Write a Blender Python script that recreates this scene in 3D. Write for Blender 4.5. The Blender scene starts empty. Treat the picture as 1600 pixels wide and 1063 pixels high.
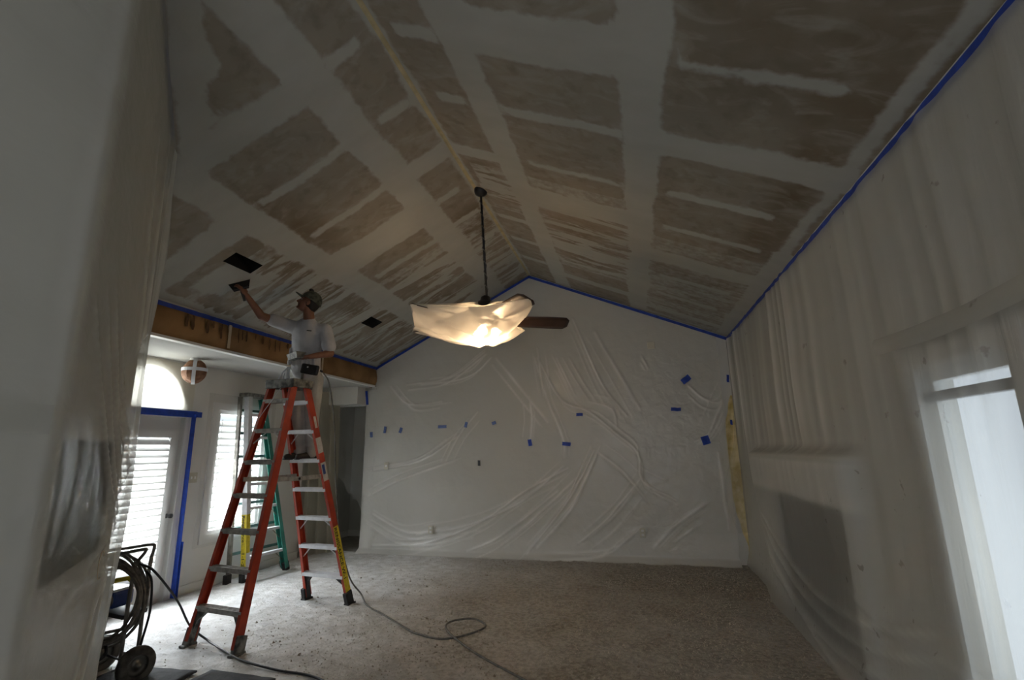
import bpy, bmesh, math, random
from mathutils import Vector, Matrix, noise, Quaternion

random.seed(7)
SC = bpy.context.scene
COL = SC.collection
V = Vector

# ------------------------------------------------------------------ camera, world, light, exposure
F_PX, YAW, PIT, ROL, CAM_H = 767.6, .2367, .2195, -.017, 1.6
_f = V((-math.sin(YAW)*math.cos(PIT), math.cos(YAW)*math.cos(PIT), math.sin(PIT)))
_r = V((math.cos(YAW), math.sin(YAW), 0)); _u = _r.cross(_f)
_c, _s = math.cos(ROL), math.sin(ROL)
_R = _c*_r + _s*_u; _U = -_s*_r + _c*_u
cd = bpy.data.cameras.new('camera'); cam = bpy.data.objects.new('camera', cd); COL.objects.link(cam)
cd.sensor_width = 36; cd.lens = F_PX/1600*36; cd.clip_start = .02
M = Matrix((( _R.x, _U.x, -_f.x, 0), (_R.y, _U.y, -_f.y, 0), (_R.z, _U.z, -_f.z, CAM_H), (0, 0, 0, 1)))
cam.matrix_world = M
SC.camera = cam

w = bpy.data.worlds.new('overcast_sky'); SC.world = w; w.use_nodes = True
bg = w.node_tree.nodes['Background']; bg.inputs[0].default_value = (.86, .92, 1, 1); bg.inputs[1].default_value = .62
SC.view_settings.view_transform = 'Standard'; SC.view_settings.look = 'None'
SC.view_settings.exposure = 1.22; SC.view_settings.gamma = 1.0
SC.view_settings.use_curve_mapping = False

def area(name, loc, direction, sx, sy, power, color=(.98, .98, 1)):
    l = bpy.data.lights.new(name, 'AREA'); l.shape = 'RECTANGLE'; l.size = sx; l.size_y = sy
    l.energy = power; l.color = color
    o = bpy.data.objects.new(name, l); COL.objects.link(o); o.location = loc
    d = V(direction); o.rotation_euler = d.to_track_quat('-Z', 'Z').to_euler()
    return o
# daylight at the openings; the back window is added fill, the side one unseen
area('daylight_door', (-5.75, 4.42, 1.15), (1, 0, -.12), .9, 1.8, 125)
area('daylight_arch', (-5.75, 4.35, 2.40), (1, 0, -.15), .9, .5, 28)
area('daylight_window', (-5.75, 5.80, 1.45), (1, 0, -.12), .9, 1.5, 100)
area('daylight_right', (2.05, 2.62, 1.05), (-1, 0, -.1), .62, 1.8, 4)
area('fill_back', (-.35, -3.5, 1.5), (0, 1, .05), 2.6, 2.0, 12)
area('daylight_side', (2.05, -.9, 1.3), (-1, 0, 0), 1.6, 1.9, 5)

# ------------------------------------------------------------------ object helpers
def tag(o, label=None, cat=None, group=None, kind=None):
    if label: o['label'] = label
    if cat: o['category'] = cat
    if group: o['group'] = group
    if kind: o['kind'] = kind
    return o

def wpos(o):
    p = V((0, 0, 0))
    while o is not None:
        p += o.location; o = o.parent
    return p

class MB:
    """collects shapes given in world coordinates"""
    def __init__(s): s.v = []; s.f = []
    def add(s, vs, fs):
        n = len(s.v); s.v += [V(a) for a in vs]; s.f += [tuple(i+n for i in f) for f in fs]; return s
    def box(s, c, d, rot=None):
        vs = []
        for x in (-.5, .5):
            for y in (-.5, .5):
                for z in (-.5, .5):
                    p = V((x*d[0], y*d[1], z*d[2]))
                    if rot is not None: p = rot @ p
                    vs.append(p+V(c))
        return s.add(vs, [(0, 1, 3, 2), (4, 6, 7, 5), (0, 4, 5, 1), (2, 3, 7, 6), (0, 2, 6, 4), (1, 5, 7, 3)])
    def b2(s, a, b):
        a = V(a); b = V(b); return s.box((a+b)/2, (abs(b.x-a.x), abs(b.y-a.y), abs(b.z-a.z)))
    def bar(s, a, b, w_, h_, up=(0, 0, 1)):
        a = V(a); b = V(b); d = (b-a); L = d.length; z = d.normalized()
        x = V(up).cross(z)
        if x.length < 1e-4: x = V((1, 0, 0)).cross(z)
        x.normalize(); y = z.cross(x)
        R = Matrix((x, y, z)).transposed()
        return s.box((a+b)/2, (w_, h_, L), R)
    def tube(s, pts, r, n=8, cap=True, close=False):
        pts = [V(p) for p in pts]; m = len(pts)
        rs = r if isinstance(r, (list, tuple)) else [r]*m
        t0 = (pts[1]-pts[0]).normalized(); ref = V((0, 0, 1)) if abs(t0.z) < .9 else V((1, 0, 0))
        x = ref.cross(t0).normalized(); vs = []
        for i, p in enumerate(pts):
            if close: t = pts[(i+1) % m]-pts[i-1]
            else: t = pts[min(i+1, m-1)]-pts[max(i-1, 0)]
            if t.length < 1e-9: t = t0
            t = t.normalized(); x = (x-t*x.dot(t))
            if x.length < 1e-6: x = t.orthogonal()
            x.normalize(); y = t.cross(x)
            for k in range(n):
                a = 2*math.pi*k/n; vs.append(p+(x*math.cos(a)+y*math.sin(a))*rs[i])
        fs = []
        for i in range(m if close else m-1):
            j = (i+1) % m
            for k in range(n): fs.append((i*n+k, i*n+(k+1) % n, j*n+(k+1) % n, j*n+k))
        if cap and not close: fs += [tuple(range(n))[::-1], tuple((m-1)*n+k for k in range(n))]
        return s.add(vs, fs)
    def lathe(s, prof, c, axis=(0, 0, 1), n=20):
        z = V(axis).normalized(); x = z.orthogonal().normalized(); y = z.cross(x); c = V(c); vs = []; fs = []
        for r_, h_ in prof:
            for k in range(n):
                a = 2*math.pi*k/n; vs.append(c+z*h_+(x*math.cos(a)+y*math.sin(a))*max(r_, 1e-4))
        for i in range(len(prof)-1):
            for k in range(n): fs.append((i*n+k, i*n+(k+1) % n, (i+1)*n+(k+1) % n, (i+1)*n+k))
        return s.add(vs, fs)
    def prism(s, poly, ax, lo, hi):
        """poly of 2-D points in the plane perpendicular to axis ax, extruded lo..hi"""
        def P(q, h):
            if ax == 0: return (h, q[0], q[1])
            if ax == 1: return (q[0], h, q[1])
            return (q[0], q[1], h)
        n = len(poly); vs = [P(q, lo) for q in poly]+[P(q, hi) for q in poly]
        fs = [tuple(range(n))[::-1], tuple(range(n, 2*n))]+[(i, (i+1) % n, n+(i+1) % n, n+i) for i in range(n)]
        return s.add(vs, fs)
    def grid(s, fn, nu, nv):
        vs = [fn(i/nu, j/nv) for j in range(nv+1) for i in range(nu+1)]
        fs = [(j*(nu+1)+i, j*(nu+1)+i+1, (j+1)*(nu+1)+i+1, (j+1)*(nu+1)+i) for j in range(nv) for i in range(nu)]
        return s.add(vs, fs)
    def build(s, name, mat, parent=None, smooth=False, bevel=0, fixn=True, origin=None):
        o_ = wpos(parent) if parent else (V(origin) if origin is not None else V((0, 0, 0)))
        me = bpy.data.meshes.new(name)
        me.from_pydata([tuple(v-o_) for v in s.v], [], s.f)
        if fixn:
            bm = bmesh.new(); bm.from_mesh(me); bmesh.ops.recalc_face_normals(bm, faces=bm.faces); bm.to_mesh(me); bm.free()
        me.materials.append(mat)
        if smooth: me.polygons.foreach_set('use_smooth', [True]*len(me.polygons))
        o = bpy.data.objects.new(name, me); COL.objects.link(o)
        if parent: o.parent = parent
        else: o.location = o_
        if bevel:
            b = o.modifiers.new('bevel', 'BEVEL'); b.width = bevel; b.segments = 2; b.limit_method = 'ANGLE'
        return o

def empty(name, loc, label, cat, group=None):
    o = bpy.data.objects.new(name, None); COL.objects.link(o); o.location = loc; o.empty_display_size = .1
    return tag(o, label, cat, group)
def struct(name, mb, mat, parent=None, **k):
    o = mb.build(name, mat, parent, **k)
    if parent is None: o['kind'] = 'structure'
    return o
def catmull(P, n=8):
    P = [V(p) for p in P]; Q = [P[0]*2-P[1]]+P+[P[-1]*2-P[-2]]; out = []
    for i in range(1, len(Q)-2):
        a, b, c, d = Q[i-1:i+3]
        for k in range(n):
            t = k/n
            out.append(.5*((2*b)+(c-a)*t+(2*a-5*b+4*c-d)*t*t+(3*b-a-3*c+d)*t**3))
    out.append(P[-1]); return out
def sst(a, b, x):
    t = min(1, max(0, (x-a)/(b-a))); return t*t*(3-2*t)
def nz(x, y, z=0.): return noise.noise((x, y, z))
def fbm(x, y, z=0., o=3):
    s_ = 0; a = .5
    for _ in range(o):
        s_ += a*noise.noise((x, y, z)); x *= 2.1; y *= 2.1; z *= 2.1; a *= .5
    return s_

# ------------------------------------------------------------------ materials
def mat(name, col, rough=.6, metal=0, noise_amt=0., noise_scale=8., bump=0., bscale=40., col2=None, spec=.5):
    m = bpy.data.materials.new(name); m.use_nodes = True; nt = m.node_tree; N = nt.nodes; L = nt.links
    b = N['Principled BSDF']; b.inputs['Base Color'].default_value = (*col, 1); b.inputs['Roughness'].default_value = rough
    b.inputs['Metallic'].default_value = metal; b.inputs['Specular IOR Level'].default_value = spec
    tc = N.new('ShaderNodeTexCoord')
    if noise_amt > 0 or col2:
        t = N.new('ShaderNodeTexNoise'); t.inputs['Scale'].default_value = noise_scale; t.inputs['Detail'].default_value = 6
        L.new(tc.outputs['Object'], t.inputs['Vector'])
        r = N.new('ShaderNodeValToRGB'); c2 = col2 or tuple(c*(1-noise_amt) for c in col)
        r.color_ramp.elements[0].position = .38; r.color_ramp.elements[1].position = .62
        r.color_ramp.elements[0].color = (*c2, 1); r.color_ramp.elements[1].color = (*col, 1)
        L.new(t.outputs['Fac'], r.inputs['Fac']); L.new(r.outputs['Color'], b.inputs['Base Color'])
    if bump > 0:
        t = N.new('ShaderNodeTexNoise'); t.inputs['Scale'].default_value = bscale; t.inputs['Detail'].default_value = 5
        L.new(tc.outputs['Object'], t.inputs['Vector'])
        bp = N.new('ShaderNodeBump'); bp.inputs['Strength'].default_value = bump; bp.inputs['Distance'].default_value = .01
        L.new(t.outputs['Fac'], bp.inputs['Height']); L.new(bp.outputs['Normal'], b.inputs['Normal'])
    return m

def plastic(name, see=.35, col=(.80, .80, .77), transl=.35, stretch=(1, 1, 1), bump=.35, rough=.32, spots=False, bsc=7):
    """thin painter's film: part clear, part milky, wrinkled"""
    m = bpy.data.materials.new(name); m.use_nodes = True; nt = m.node_tree; N = nt.nodes; L = nt.links
    b = N['Principled BSDF']; b.inputs['Base Color'].default_value = (*col, 1); b.inputs['Roughness'].default_value = rough
    b.inputs['Specular IOR Level'].default_value = .6
    tr = N.new('ShaderNodeBsdfTranslucent'); tr.inputs[0].default_value = (*col, 1)
    tp = N.new('ShaderNodeBsdfTransparent')
    m1 = N.new('ShaderNodeMixShader'); m1.inputs[0].default_value = transl
    m2 = N.new('ShaderNodeMixShader'); m2.inputs[0].default_value = see
    out = N['Material Output']
    L.new(b.outputs[0], m1.inputs[1]); L.new(tr.outputs[0], m1.inputs[2])
    fa = N.new('ShaderNodeAttribute'); fa.attribute_name = 'fold'
    ms = N.new('ShaderNodeMapRange'); ms.inputs['To Min'].default_value = see; ms.inputs['To Max'].default_value = see*.12
    L.new(fa.outputs['Fac'], ms.inputs['Value']); L.new(ms.outputs[0], m2.inputs[0])
    fc = N.new('ShaderNodeMix'); fc.data_type = 'RGBA'; fc.inputs[6].default_value = (*col, 1); fc.inputs[7].default_value = (.95, .95, .93, 1)
    L.new(fa.outputs['Fac'], fc.inputs[0]); L.new(fc.outputs[2], b.inputs['Base Color'])
    L.new(m1.outputs[0], m2.inputs[1]); L.new(tp.outputs[0], m2.inputs[2]); L.new(m2.outputs[0], out.inputs[0])
    tc = N.new('ShaderNodeTexCoord'); mp = N.new('ShaderNodeMapping'); mp.inputs['Scale'].default_value = stretch
    L.new(tc.outputs['Object'], mp.inputs['Vector'])
    t = N.new('ShaderNodeTexNoise'); t.inputs['Scale'].default_value = bsc; t.inputs['Detail'].default_value = 7; t.inputs['Distortion'].default_value = .8
    L.new(mp.outputs[0], t.inputs['Vector'])
    bp = N.new('ShaderNodeBump'); bp.inputs['Strength'].default_value = bump; bp.inputs['Distance'].default_value = .04
    L.new(t.outputs['Fac'], bp.inputs['Height']); L.new(bp.outputs['Normal'], b.inputs['Normal'])
    if spots:
        t2 = N.new('ShaderNodeTexNoise'); t2.inputs['Scale'].default_value = 9; t2.inputs['Detail'].default_value = 4
        L.new(tc.outputs['Object'], t2.inputs['Vector'])
        r = N.new('ShaderNodeValToRGB'); r.color_ramp.elements[0].position = .69; r.color_ramp.elements[1].position = .73
        r.color_ramp.elements[0].color = (*col, 1); r.color_ramp.elements[1].color = (.23, .2, .16, 1)
        L.new(t2.outputs['Fac'], r.inputs['Fac']); L.new(r.outputs['Color'], fc.inputs[6])
    return m

def ceiling_mat():
    m = bpy.data.materials.new('taped_drywall'); m.use_nodes = True; nt = m.node_tree; N = nt.nodes; L = nt.links
    b = N['Principled BSDF']; b.inputs['Roughness'].default_value = .85; b.inputs['Specular IOR Level'].default_value = .2
    at = N.new('ShaderNodeAttribute'); at.attribute_name = 'mud'
    sep = N.new('ShaderNodeSeparateColor'); L.new(at.outputs['Color'], sep.inputs[0])
    tc = N.new('ShaderNodeTexCoord')
    def noi(sc, det=5, st=(1, 1, 1), dist=0):
        mp = N.new('ShaderNodeMapping'); mp.inputs['Scale'].default_value = st; L.new(tc.outputs['Object'], mp.inputs['Vector'])
        t = N.new('ShaderNodeTexNoise'); t.inputs['Scale'].default_value = sc; t.inputs['Detail'].default_value = det
        t.inputs['Distortion'].default_value = dist; L.new(mp.outputs[0], t.inputs['Vector']); return t.outputs['Fac']
    def mth(op, a, b_, c_=None):
        n = N.new('ShaderNodeMath'); n.operation = op
        for i, q in enumerate((a, b_)):
            if hasattr(q, 'is_output'): L.new(q, n.inputs[i])
            else: n.inputs[i].default_value = q
        return n.outputs[0]
    def mixc(f, a, b_):
        n = N.new('ShaderNodeMix'); n.data_type = 'RGBA'
        L.new(f, n.inputs[0])
        for i, q in ((6, a), (7, b_)):
            if hasattr(q, 'is_output'): L.new(q, n.inputs[i])
            else: n.inputs[i].default_value = (*q, 1)
        return n.outputs[2]
    # brush-dragged noise along the trusses (world X/Z) inside the skim-coated zones (G channel)
    fine = mth('MULTIPLY', mth('SUBTRACT', noi(14, 5), .5), .30)
    streak = mth('MULTIPLY', mth('SUBTRACT', noi(1.0, 6, (1.1, 6.5, 1.1), 1.2), .5), sep.outputs[1])
    v = mth('ADD', mth('ADD', sep.outputs[0], fine), mth('MULTIPLY', streak, 1.9))
    r = N.new('ShaderNodeMapRange'); r.interpolation_type = 'SMOOTHSTEP'
    r.inputs['From Min'].default_value = .41; r.inputs['From Max'].default_value = .59; L.new(v, r.inputs['Value'])
    paper = mixc(noi(3.2, 6), (.215, .192, .16), (.32, .285, .235))
    paper = mixc(mth('MULTIPLY', sep.outputs[2], noi(5, 5)), paper, (.13, .085, .04))
    smear = N.new('ShaderNodeMapRange'); smear.inputs['From Min'].default_value = .50; smear.inputs['From Max'].default_value = .72; smear.inputs['To Max'].default_value = .55
    L.new(noi(2.6, 7, (1, 2.2, 1), 1.5), smear.inputs['Value']); paper = mixc(smear.outputs[0], paper, (.37, .355, .315))
    mott = N.new('ShaderNodeMapRange'); mott.inputs['From Min'].default_value = .50; mott.inputs['From Max'].default_value = .70; mott.inputs['To Max'].default_value = .5
    L.new(noi(9, 8), mott.inputs['Value']); paper = mixc(mott.outputs[0], paper, (.17, .145, .105))
    mud = mixc(noi(2.2, 6, (1, 2.5, 1)), (.34, .335, .30), (.44, .435, .405))
    c = mixc(r.outputs[0], paper, mud)
    L.new(c, b.inputs['Base Color'])
    bp = N.new('ShaderNodeBump'); bp.inputs['Strength'].default_value = .35; bp.inputs['Distance'].default_value = .006
    L.new(mth('ADD', r.outputs[0], mth('MULTIPLY', noi(30, 4), .5)), bp.inputs['Height']); L.new(bp.outputs['Normal'], b.inputs['Normal'])
    return m

M_ceil = ceiling_mat()
M_wall = mat('wall_paint', (.66, .65, .61), .7, noise_amt=.07, noise_scale=2, bump=.1)
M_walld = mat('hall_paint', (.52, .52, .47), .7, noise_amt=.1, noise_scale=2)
M_white = mat('trim_white', (.72, .72, .70), .45)
M_base = mat('baseboard_white', (.66, .66, .62), .5)
M_yell = mat('old_yellow_paint', (.80, .68, .38), .7, col2=(.50, .38, .13), noise_scale=6)
M_black = mat('black_void', (.008, .008, .008), .9)
M_tape = mat('blue_tape', (.012, .060, .42), .55, noise_amt=.35, noise_scale=14, bump=.3, bscale=30)
M_tapef = mat('blue_tape_under_film', (.10, .16, .38), .6, noise_amt=.25, noise_scale=20)
M_bead = mat('ridge_bead_paper', (.50, .42, .25), .8, noise_amt=.2, noise_scale=9)
M_concrete = mat('subfloor', (.42, .41, .38), .8, noise_amt=.2)
M_org = mat('orange_fibreglass', (.47, .050, .016), .5, col2=(.32, .032, .012), noise_scale=7, bump=.1)
M_alu = mat('aluminium', (.74, .75, .78), .45, .15, noise_amt=.12, noise_scale=18)
M_aludirty = mat('dusty_aluminium', (.48, .46, .42), .6, .2, noise_amt=.35, noise_scale=22)
M_rub = mat('black_rubber', (.02, .021, .022), .6, noise_amt=.3, noise_scale=20)
M_dust = mat('dusty_black_plastic', (.035, .037, .035), .65, col2=(.24, .24, .22), noise_scale=16)
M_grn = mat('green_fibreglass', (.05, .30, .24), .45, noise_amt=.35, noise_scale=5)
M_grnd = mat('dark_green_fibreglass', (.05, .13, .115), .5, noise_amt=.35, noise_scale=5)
M_lab = mat('yellow_label', (.75, .60, .03), .6, noise_amt=.25, noise_scale=25)
M_ink = mat('black_ink', (.01, .01, .01), .6)
M_labw = mat('white_label', (.62, .60, .58), .6, noise_amt=.2, noise_scale=30)
M_paper = mat('kraft_paper', (.33, .19, .075), .75, col2=(.22, .12, .045), noise_scale=3, bump=.7, bscale=6)
M_seam = mat('masking_tape_seam', (.60, .50, .36), .7, noise_amt=.15)
M_stain = mat('damp_paper_stain', (.13, .06, .018), .7, noise_amt=.4, noise_scale=12)
M_plate = mat('almond_plate', (.48, .45, .36), .5)
M_brown = mat('dark_wood_blade', (.055, .028, .018), .4, noise_amt=.4, noise_scale=6)
M_dkm = mat('dark_metal', (.03, .03, .032), .4, .6)
M_hose = mat('grimy_hose', (.20, .175, .14), .55, noise_amt=.5, noise_scale=30)
M_bhose = mat('black_hose', (.012, .013, .016), .45)
M_ghose = mat('grey_hose', (.15, .145, .13), .6, noise_amt=.4, noise_scale=25)
M_steel = mat('grimy_steel', (.27, .255, .225), .4, .5, noise_amt=.4, noise_scale=15)
M_blue = mat('blue_enamel', (.02, .06, .26), .3, noise_amt=.3, noise_scale=12)
M_mat = mat('dark_matting', (.07, .075, .085), .8, noise_amt=.4, noise_scale=14, bump=.4)
M_skin = mat('skin', (.22, .095, .055), .5, noise_amt=.18, noise_scale=14)
M_shirt = mat('white_cotton', (.50, .50, .52), .85, noise_amt=.14, noise_scale=9, bump=.5, bscale=12)
M_pants = mat('painter_trousers', (.50, .49, .46), .85, noise_amt=.22, noise_scale=8, bump=.5, bscale=12)
M_cap = mat('camouflage_cap', (.10, .105, .075), .85, col2=(.035, .04, .03), noise_scale=22)
M_hair = mat('black_hair', (.012, .010, .009), .7)
M_shoe = mat('dark_shoe', (.035, .03, .026), .7, noise_amt=.4, noise_scale=18)
M_leath = mat('black_leather', (.012, .012, .013), .5)
M_glove = mat('mud_spattered_skin', (.34, .30, .27), .7, col2=(.14, .10, .08), noise_scale=30)
M_rag = mat('white_rag', (.74, .75, .78), .8)
M_eye = mat('eye_white', (.4, .38, .36), .3)
M_sheet_far = plastic('film_far_wall', .42, (.74, .725, .67), .10, (1, 1, 1), .30, .24)
M_sheet_right = plastic('film_right_wall', .46, (.60, .59, .54), .35, (1, 5, .35), .30, .35, spots=True, bsc=3)
M_sheet_near = plastic('film_near_wall', .55, (.70, .70, .65), .40, (1, 1, 2.2), .30, .24, bsc=4)
M_film = plastic('film_window', .30, (.86, .82, .70), .75, (1, 3, 1), .3, .3)
M_film2 = plastic('film_clear', .84, (.8, .8, .78), .2, (1, 3, 1), .3, .25)
M_bag = plastic('film_fan', .30, (.80, .78, .74), .55, (1, 1, 1), .5, .3, bsc=5)
M_floorfilm = None

def emit(name, col, s):
    m = bpy.data.materials.new(name); m.use_nodes = True; nt = m.node_tree
    b = nt.nodes['Principled BSDF']; b.inputs['Emission Color'].default_value = (*col, 1); b.inputs['Emission Strength'].default_value = s
    b.inputs['Base Color'].default_value = (*col, 1)
    return m
M_bulb = emit('lit_bulb', (1, .72, .42), 90)

def glass():
    m = bpy.data.materials.new('window_glass'); m.use_nodes = True; nt = m.node_tree; N = nt.nodes
    tp = N.new('ShaderNodeBsdfTransparent'); tp.inputs[0].default_value = (.93, .96, .97, 1); gl = N.new('ShaderNodeBsdfGlossy'); gl.inputs['Roughness'].default_value = .03
    mx = N.new('ShaderNodeMixShader'); mx.inputs[0].default_value = .08
    nt.links.new(tp.outputs[0], mx.inputs[1]); nt.links.new(gl.outputs[0], mx.inputs[2]); nt.links.new(mx.outputs[0], N['Material Output'].inputs[0])
    return m
M_glass = glass()

# ------------------------------------------------------------------ room dimensions
XS, ZS = -4.32, 3.07          # soffit face, left eave
XM, ZM = -1.549, 4.485        # ridge
XR, ZR = 1.45, 3.20           # right wall, right eave
XL = -5.25                    # recessed left wall
YF = 7.75                     # far wall
YB = -3.0
TL = V((XS-XM, 0, ZS-ZM)); LL = TL.length; TL.normalize()
TR = V((XR-XM, 0, ZR-ZM)); LR = TR.length; TR.normalize()
def cpt(side, s, y, off=0.):
    t = TL if side == 'L' else TR
    n = V((-t.z, 0, t.x)) if side == 'R' else V((t.z, 0, -t.x))   # points downwards/inwards
    if n.z > 0: n = -n
    return V((XM, y, ZM))+t*s+n*off

# ------------------------------------------------------------------ floor, walls
struct('floor', MB().b2((-7, -3.3, -.12), (1.9, 9.6, 0)), M_concrete)
# roof shells above the drywall
for nm, side, L_, x2 in (('ceiling_left', 'L', LL, None), ('ceiling_right', 'R', LR+.15, None)):
    m = MB(); a = [cpt(side, -.0, YB-.3, -.30), cpt(side, L_+.1, YB-.3, -.30), cpt(side, L_+.1, YF+.2, -.30), cpt(side, 0, YF+.2, -.30)]
    up = V((0, 0, .1)); m.add(a+[p+up for p in a], [(0, 1, 2, 3), (7, 6, 5, 4), (0, 4, 5, 1), (1, 5, 6, 2), (2, 6, 7, 3), (3, 7, 4, 0)])
    o = struct(nm, m, M_wall)
    if side == 'L': CEIL_L = o
    else: CEIL_R = o
# soffit over the recessed left wall; colour darkened to offset floor bounce
struct('trim_1', MB().b2((XL-.2, YB, 2.70), (XS, YF, 3.06+.35)), mat('soffit_dimmed', (.46, .455, .43), .75, noise_amt=.08, noise_scale=2))

# far wall (gable, with the hall opening at its left end)
far = [(-4.47, 0), (XR+.15, 0), (XR+.15, 3.45), (XM, 4.80), (XS, 3.45), (-6.2, 3.45), (-6.2, 2.39), (-4.47, 2.39)]
struct('wall_far', MB().prism(far, 1, YF, YF+.14), M_wall)
# hall behind
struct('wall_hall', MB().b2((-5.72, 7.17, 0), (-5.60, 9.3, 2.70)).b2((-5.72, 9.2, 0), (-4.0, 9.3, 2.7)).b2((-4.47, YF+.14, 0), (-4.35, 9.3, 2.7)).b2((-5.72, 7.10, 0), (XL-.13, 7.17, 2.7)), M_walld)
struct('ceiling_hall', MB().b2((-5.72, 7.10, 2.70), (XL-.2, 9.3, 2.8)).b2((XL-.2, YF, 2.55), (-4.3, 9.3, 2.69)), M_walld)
struct('trim_5', MB().b2((-5.72, 7.50, 2.40), (-4.53, YF, 2.70)), M_wall)
struct('baseboard_hall', MB().b2((-5.60, 9.17, 0), (-4.47, 9.2, .11)).b2((-5.60, 7.2, 0), (-5.585, 9.17, .11)), M_base)

# left wall with door, arched light and shuttered window
ml = MB(); T = .14
ml.b2((XL-T, YB, 0), (XL, 3.93, 2.7)).b2((XL-T, 4.88, 0), (XL, 5.36, 2.7)).b2((XL-T, 6.24, 0), (XL, 7.17, 2.7))
ml.b2((XL-T, 5.36, 0), (XL, 6.24, .62)).b2((XL-T, 5.36, 2.17), (XL, 6.24, 2.7))
ml.b2((XL-T, 3.93, 2.04), (XL, 4.88, 2.13))
arc = [(4.36+.45*math.cos(a), 2.13+.45*math.sin(a)) for a in [math.pi*k/24 for k in range(25)]]
ml.prism([(4.88, 2.13)]+arc+[(3.93, 2.13), (3.93, 2.7), (4.88, 2.7)], 0, XL-T, XL)
struct('wall_left', ml, M_wall)
struct('baseboard_left', MB().b2((XL, 4.98, 0), (XL+.015, 7.17, .11)), M_base)

# right wall with glazed door and firebox; unseen back wall with a window added for fill
mr = MB(); T2 = .15
def rw(y0, y1, z0, z1): mr.b2((XR, y0, z0), (XR+T2, y1, z1))
rw(YB, -1.7, 0, 3.45); rw(-1.7, -.1, 0, .35); rw(-1.7, -.1, 2.25, 3.45); rw(-.1, 2.29, 0, 3.45); rw(2.29, 2.96, 0, .10); rw(2.29, 2.96, 1.96, 3.45)
rw(2.96, 4.14, 0, 3.45); rw(4.14, 5.92, 1.14, 3.45); rw(5.92, YF+.1, 0, 3.45)
struct('wall_right', mr, M_wall)
mb_ = MB()
mb_.b2((XL-.2, YB-.14, 0), (-1.8, YB, 4.9)).b2((1.1, YB-.14, 0), (XR+.15, YB, 4.9)).b2((-1.8, YB-.14, 0), (1.1, YB, .45)).b2((-1.8, YB-.14, 2.5), (1.1, YB, 4.9))
struct('wall_back', mb_, M_wall)

# angled near wall and its return, close to the camera on the left
A = V((-2.955, 2.36, 0)); B = V((-2.02, 1.335, 0))
dAB = (B-A).normalized(); nAB = V((-dAB.y, dAB.x, 0))
if nAB.dot(V((1, 1, 0))) < 0: nAB = -nAB
def plan_prism(m, pts, z0, ztop):
    n = len(pts); vs = [(p[0], p[1], z0) for p in pts]+[(p[0], p[1], ztop(p[0])) for p in pts]
    fs = [tuple(range(n))[::-1], tuple(range(n, 2*n))]+[(i, (i+1) % n, n+(i+1) % n, n+i) for i in range(n)]
    m.add(vs, fs)
ztopL = lambda x: ZM-(XM-x)*.5106-.002
mn = MB(); Ai = A-nAB*.12; Bi = B-nAB*.12
plan_prism(mn, [A, B, Bi, Ai], 0, ztopL)
struct('wall_near', mn, M_wall)
mn = MB(); plan_prism(mn, [B, (B.x, YB, 0), (B.x-.12, YB, 0), (B.x-.12, B.y-.02, 0)], 0, ztopL)
struct('wall_near_return', mn, M_wall)

# ------------------------------------------------------------------ ceiling drywall panels
def band(d, half, soft=.05): return .5+(half-abs(d))/soft*.25
def mudL(s, y):
    ws = s+.035*nz(s*2, y*2)+.012*nz(s*9, y*9); wy = y+.04*nz(s*2+7, y*2)+.015*nz(s*9, y*9+3)
    v = -1.
    def B_(c, h, lo=None, hi=None, ax='s'):
        nonlocal v
        d = (ws-c) if ax == 's' else (wy-c); q = s if ax == 'y' else y
        b = band(d, h)
        if lo is not None: b = min(b, .5+(q-lo)/.05*.25)
        if hi is not None: b = min(b, .5+(hi-q)/.05*.25)
        v = max(v, b)
    B_(.60, .155); B_(1.86, .15); B_(0, .055); B_(3.11, .10)
    B_(2.63, .13, .45, 1.9, 'y'); B_(4.68, .24, .6, 1.8, 'y'); B_(3.36, .15, 1.8, 3.2, 'y')
    B_(4.0, .13, 0, .6, 'y'); B_(5.9, .12, 1.8, 3.2, 'y'); B_(1.5, .15, 1.8, 3.2, 'y'); B_(7.0, .12, .6, 1.8, 'y')
    for yc, a, b in ((3.30, .7, 1.68), (4.0, .7, 1.66), (5.27, .7, 1.65), (5.85, .7, 1.6)): B_(yc, .045, a, b, 'y')
    for yc, a, b in ((2.58, .16, .46), (3.26, .08, .4), (4.65, .15, .46), (5.2, .1, .5), (5.9, .1, .5), (6.6, .1, .5)): B_(yc, .05, a, b, 'y')
    for yc in (4.65, 5.2, 6.6): B_(yc, .06, 2.0, 3.0, 'y')
    # patch near the diagonal wall, strip along it
    d = (s-.93)*.72-(y-1.73)*.70
    v = max(v, band(d+.10, .09) if y < 2.6 else -1, .5+(.18-math.hypot(s-1.1, (y-2.05)))/.2 if y < 2.6 else -1)
    # skimmed patch by the duct opening
    v = max(v, .5+(.20-max(abs(s-2.62)*.8, abs(y-3.86)*1.0))/.25)
    g = 0.
    g = max(g, sst(1.95, 2.1, s)*sst(3.75, 4.1, y)); g = max(g, sst(.7, .8, s)*sst(5.4, 5.9, y)*sst(1.75, 1.65, s)); g = max(g, .8*sst(5.2, 5.8, y)*sst(.5, .4, s))
    if g > 0: v = max(v, .5-.05*g)
    wet = sst(.35, .05, abs(s-1.65))*sst(3.1, 3.3, y)*sst(4.5, 4.2, y)+sst(.3, .1, abs(s-2.15))*sst(3.4, 3.7, y)*sst(7.5, 6.8, y)*.8+sst(2.95, 3.05, s)*sst(3.5, 3.8, y)+sst(.5, .2, abs(y-5.4))*sst(.7, .5, s)
    wet += .7*sst(5.2, 5.8, y)*sst(.8, 1.2, s)*sst(1.8, 1.5, s)
    return v, g, min(1, wet)
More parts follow.
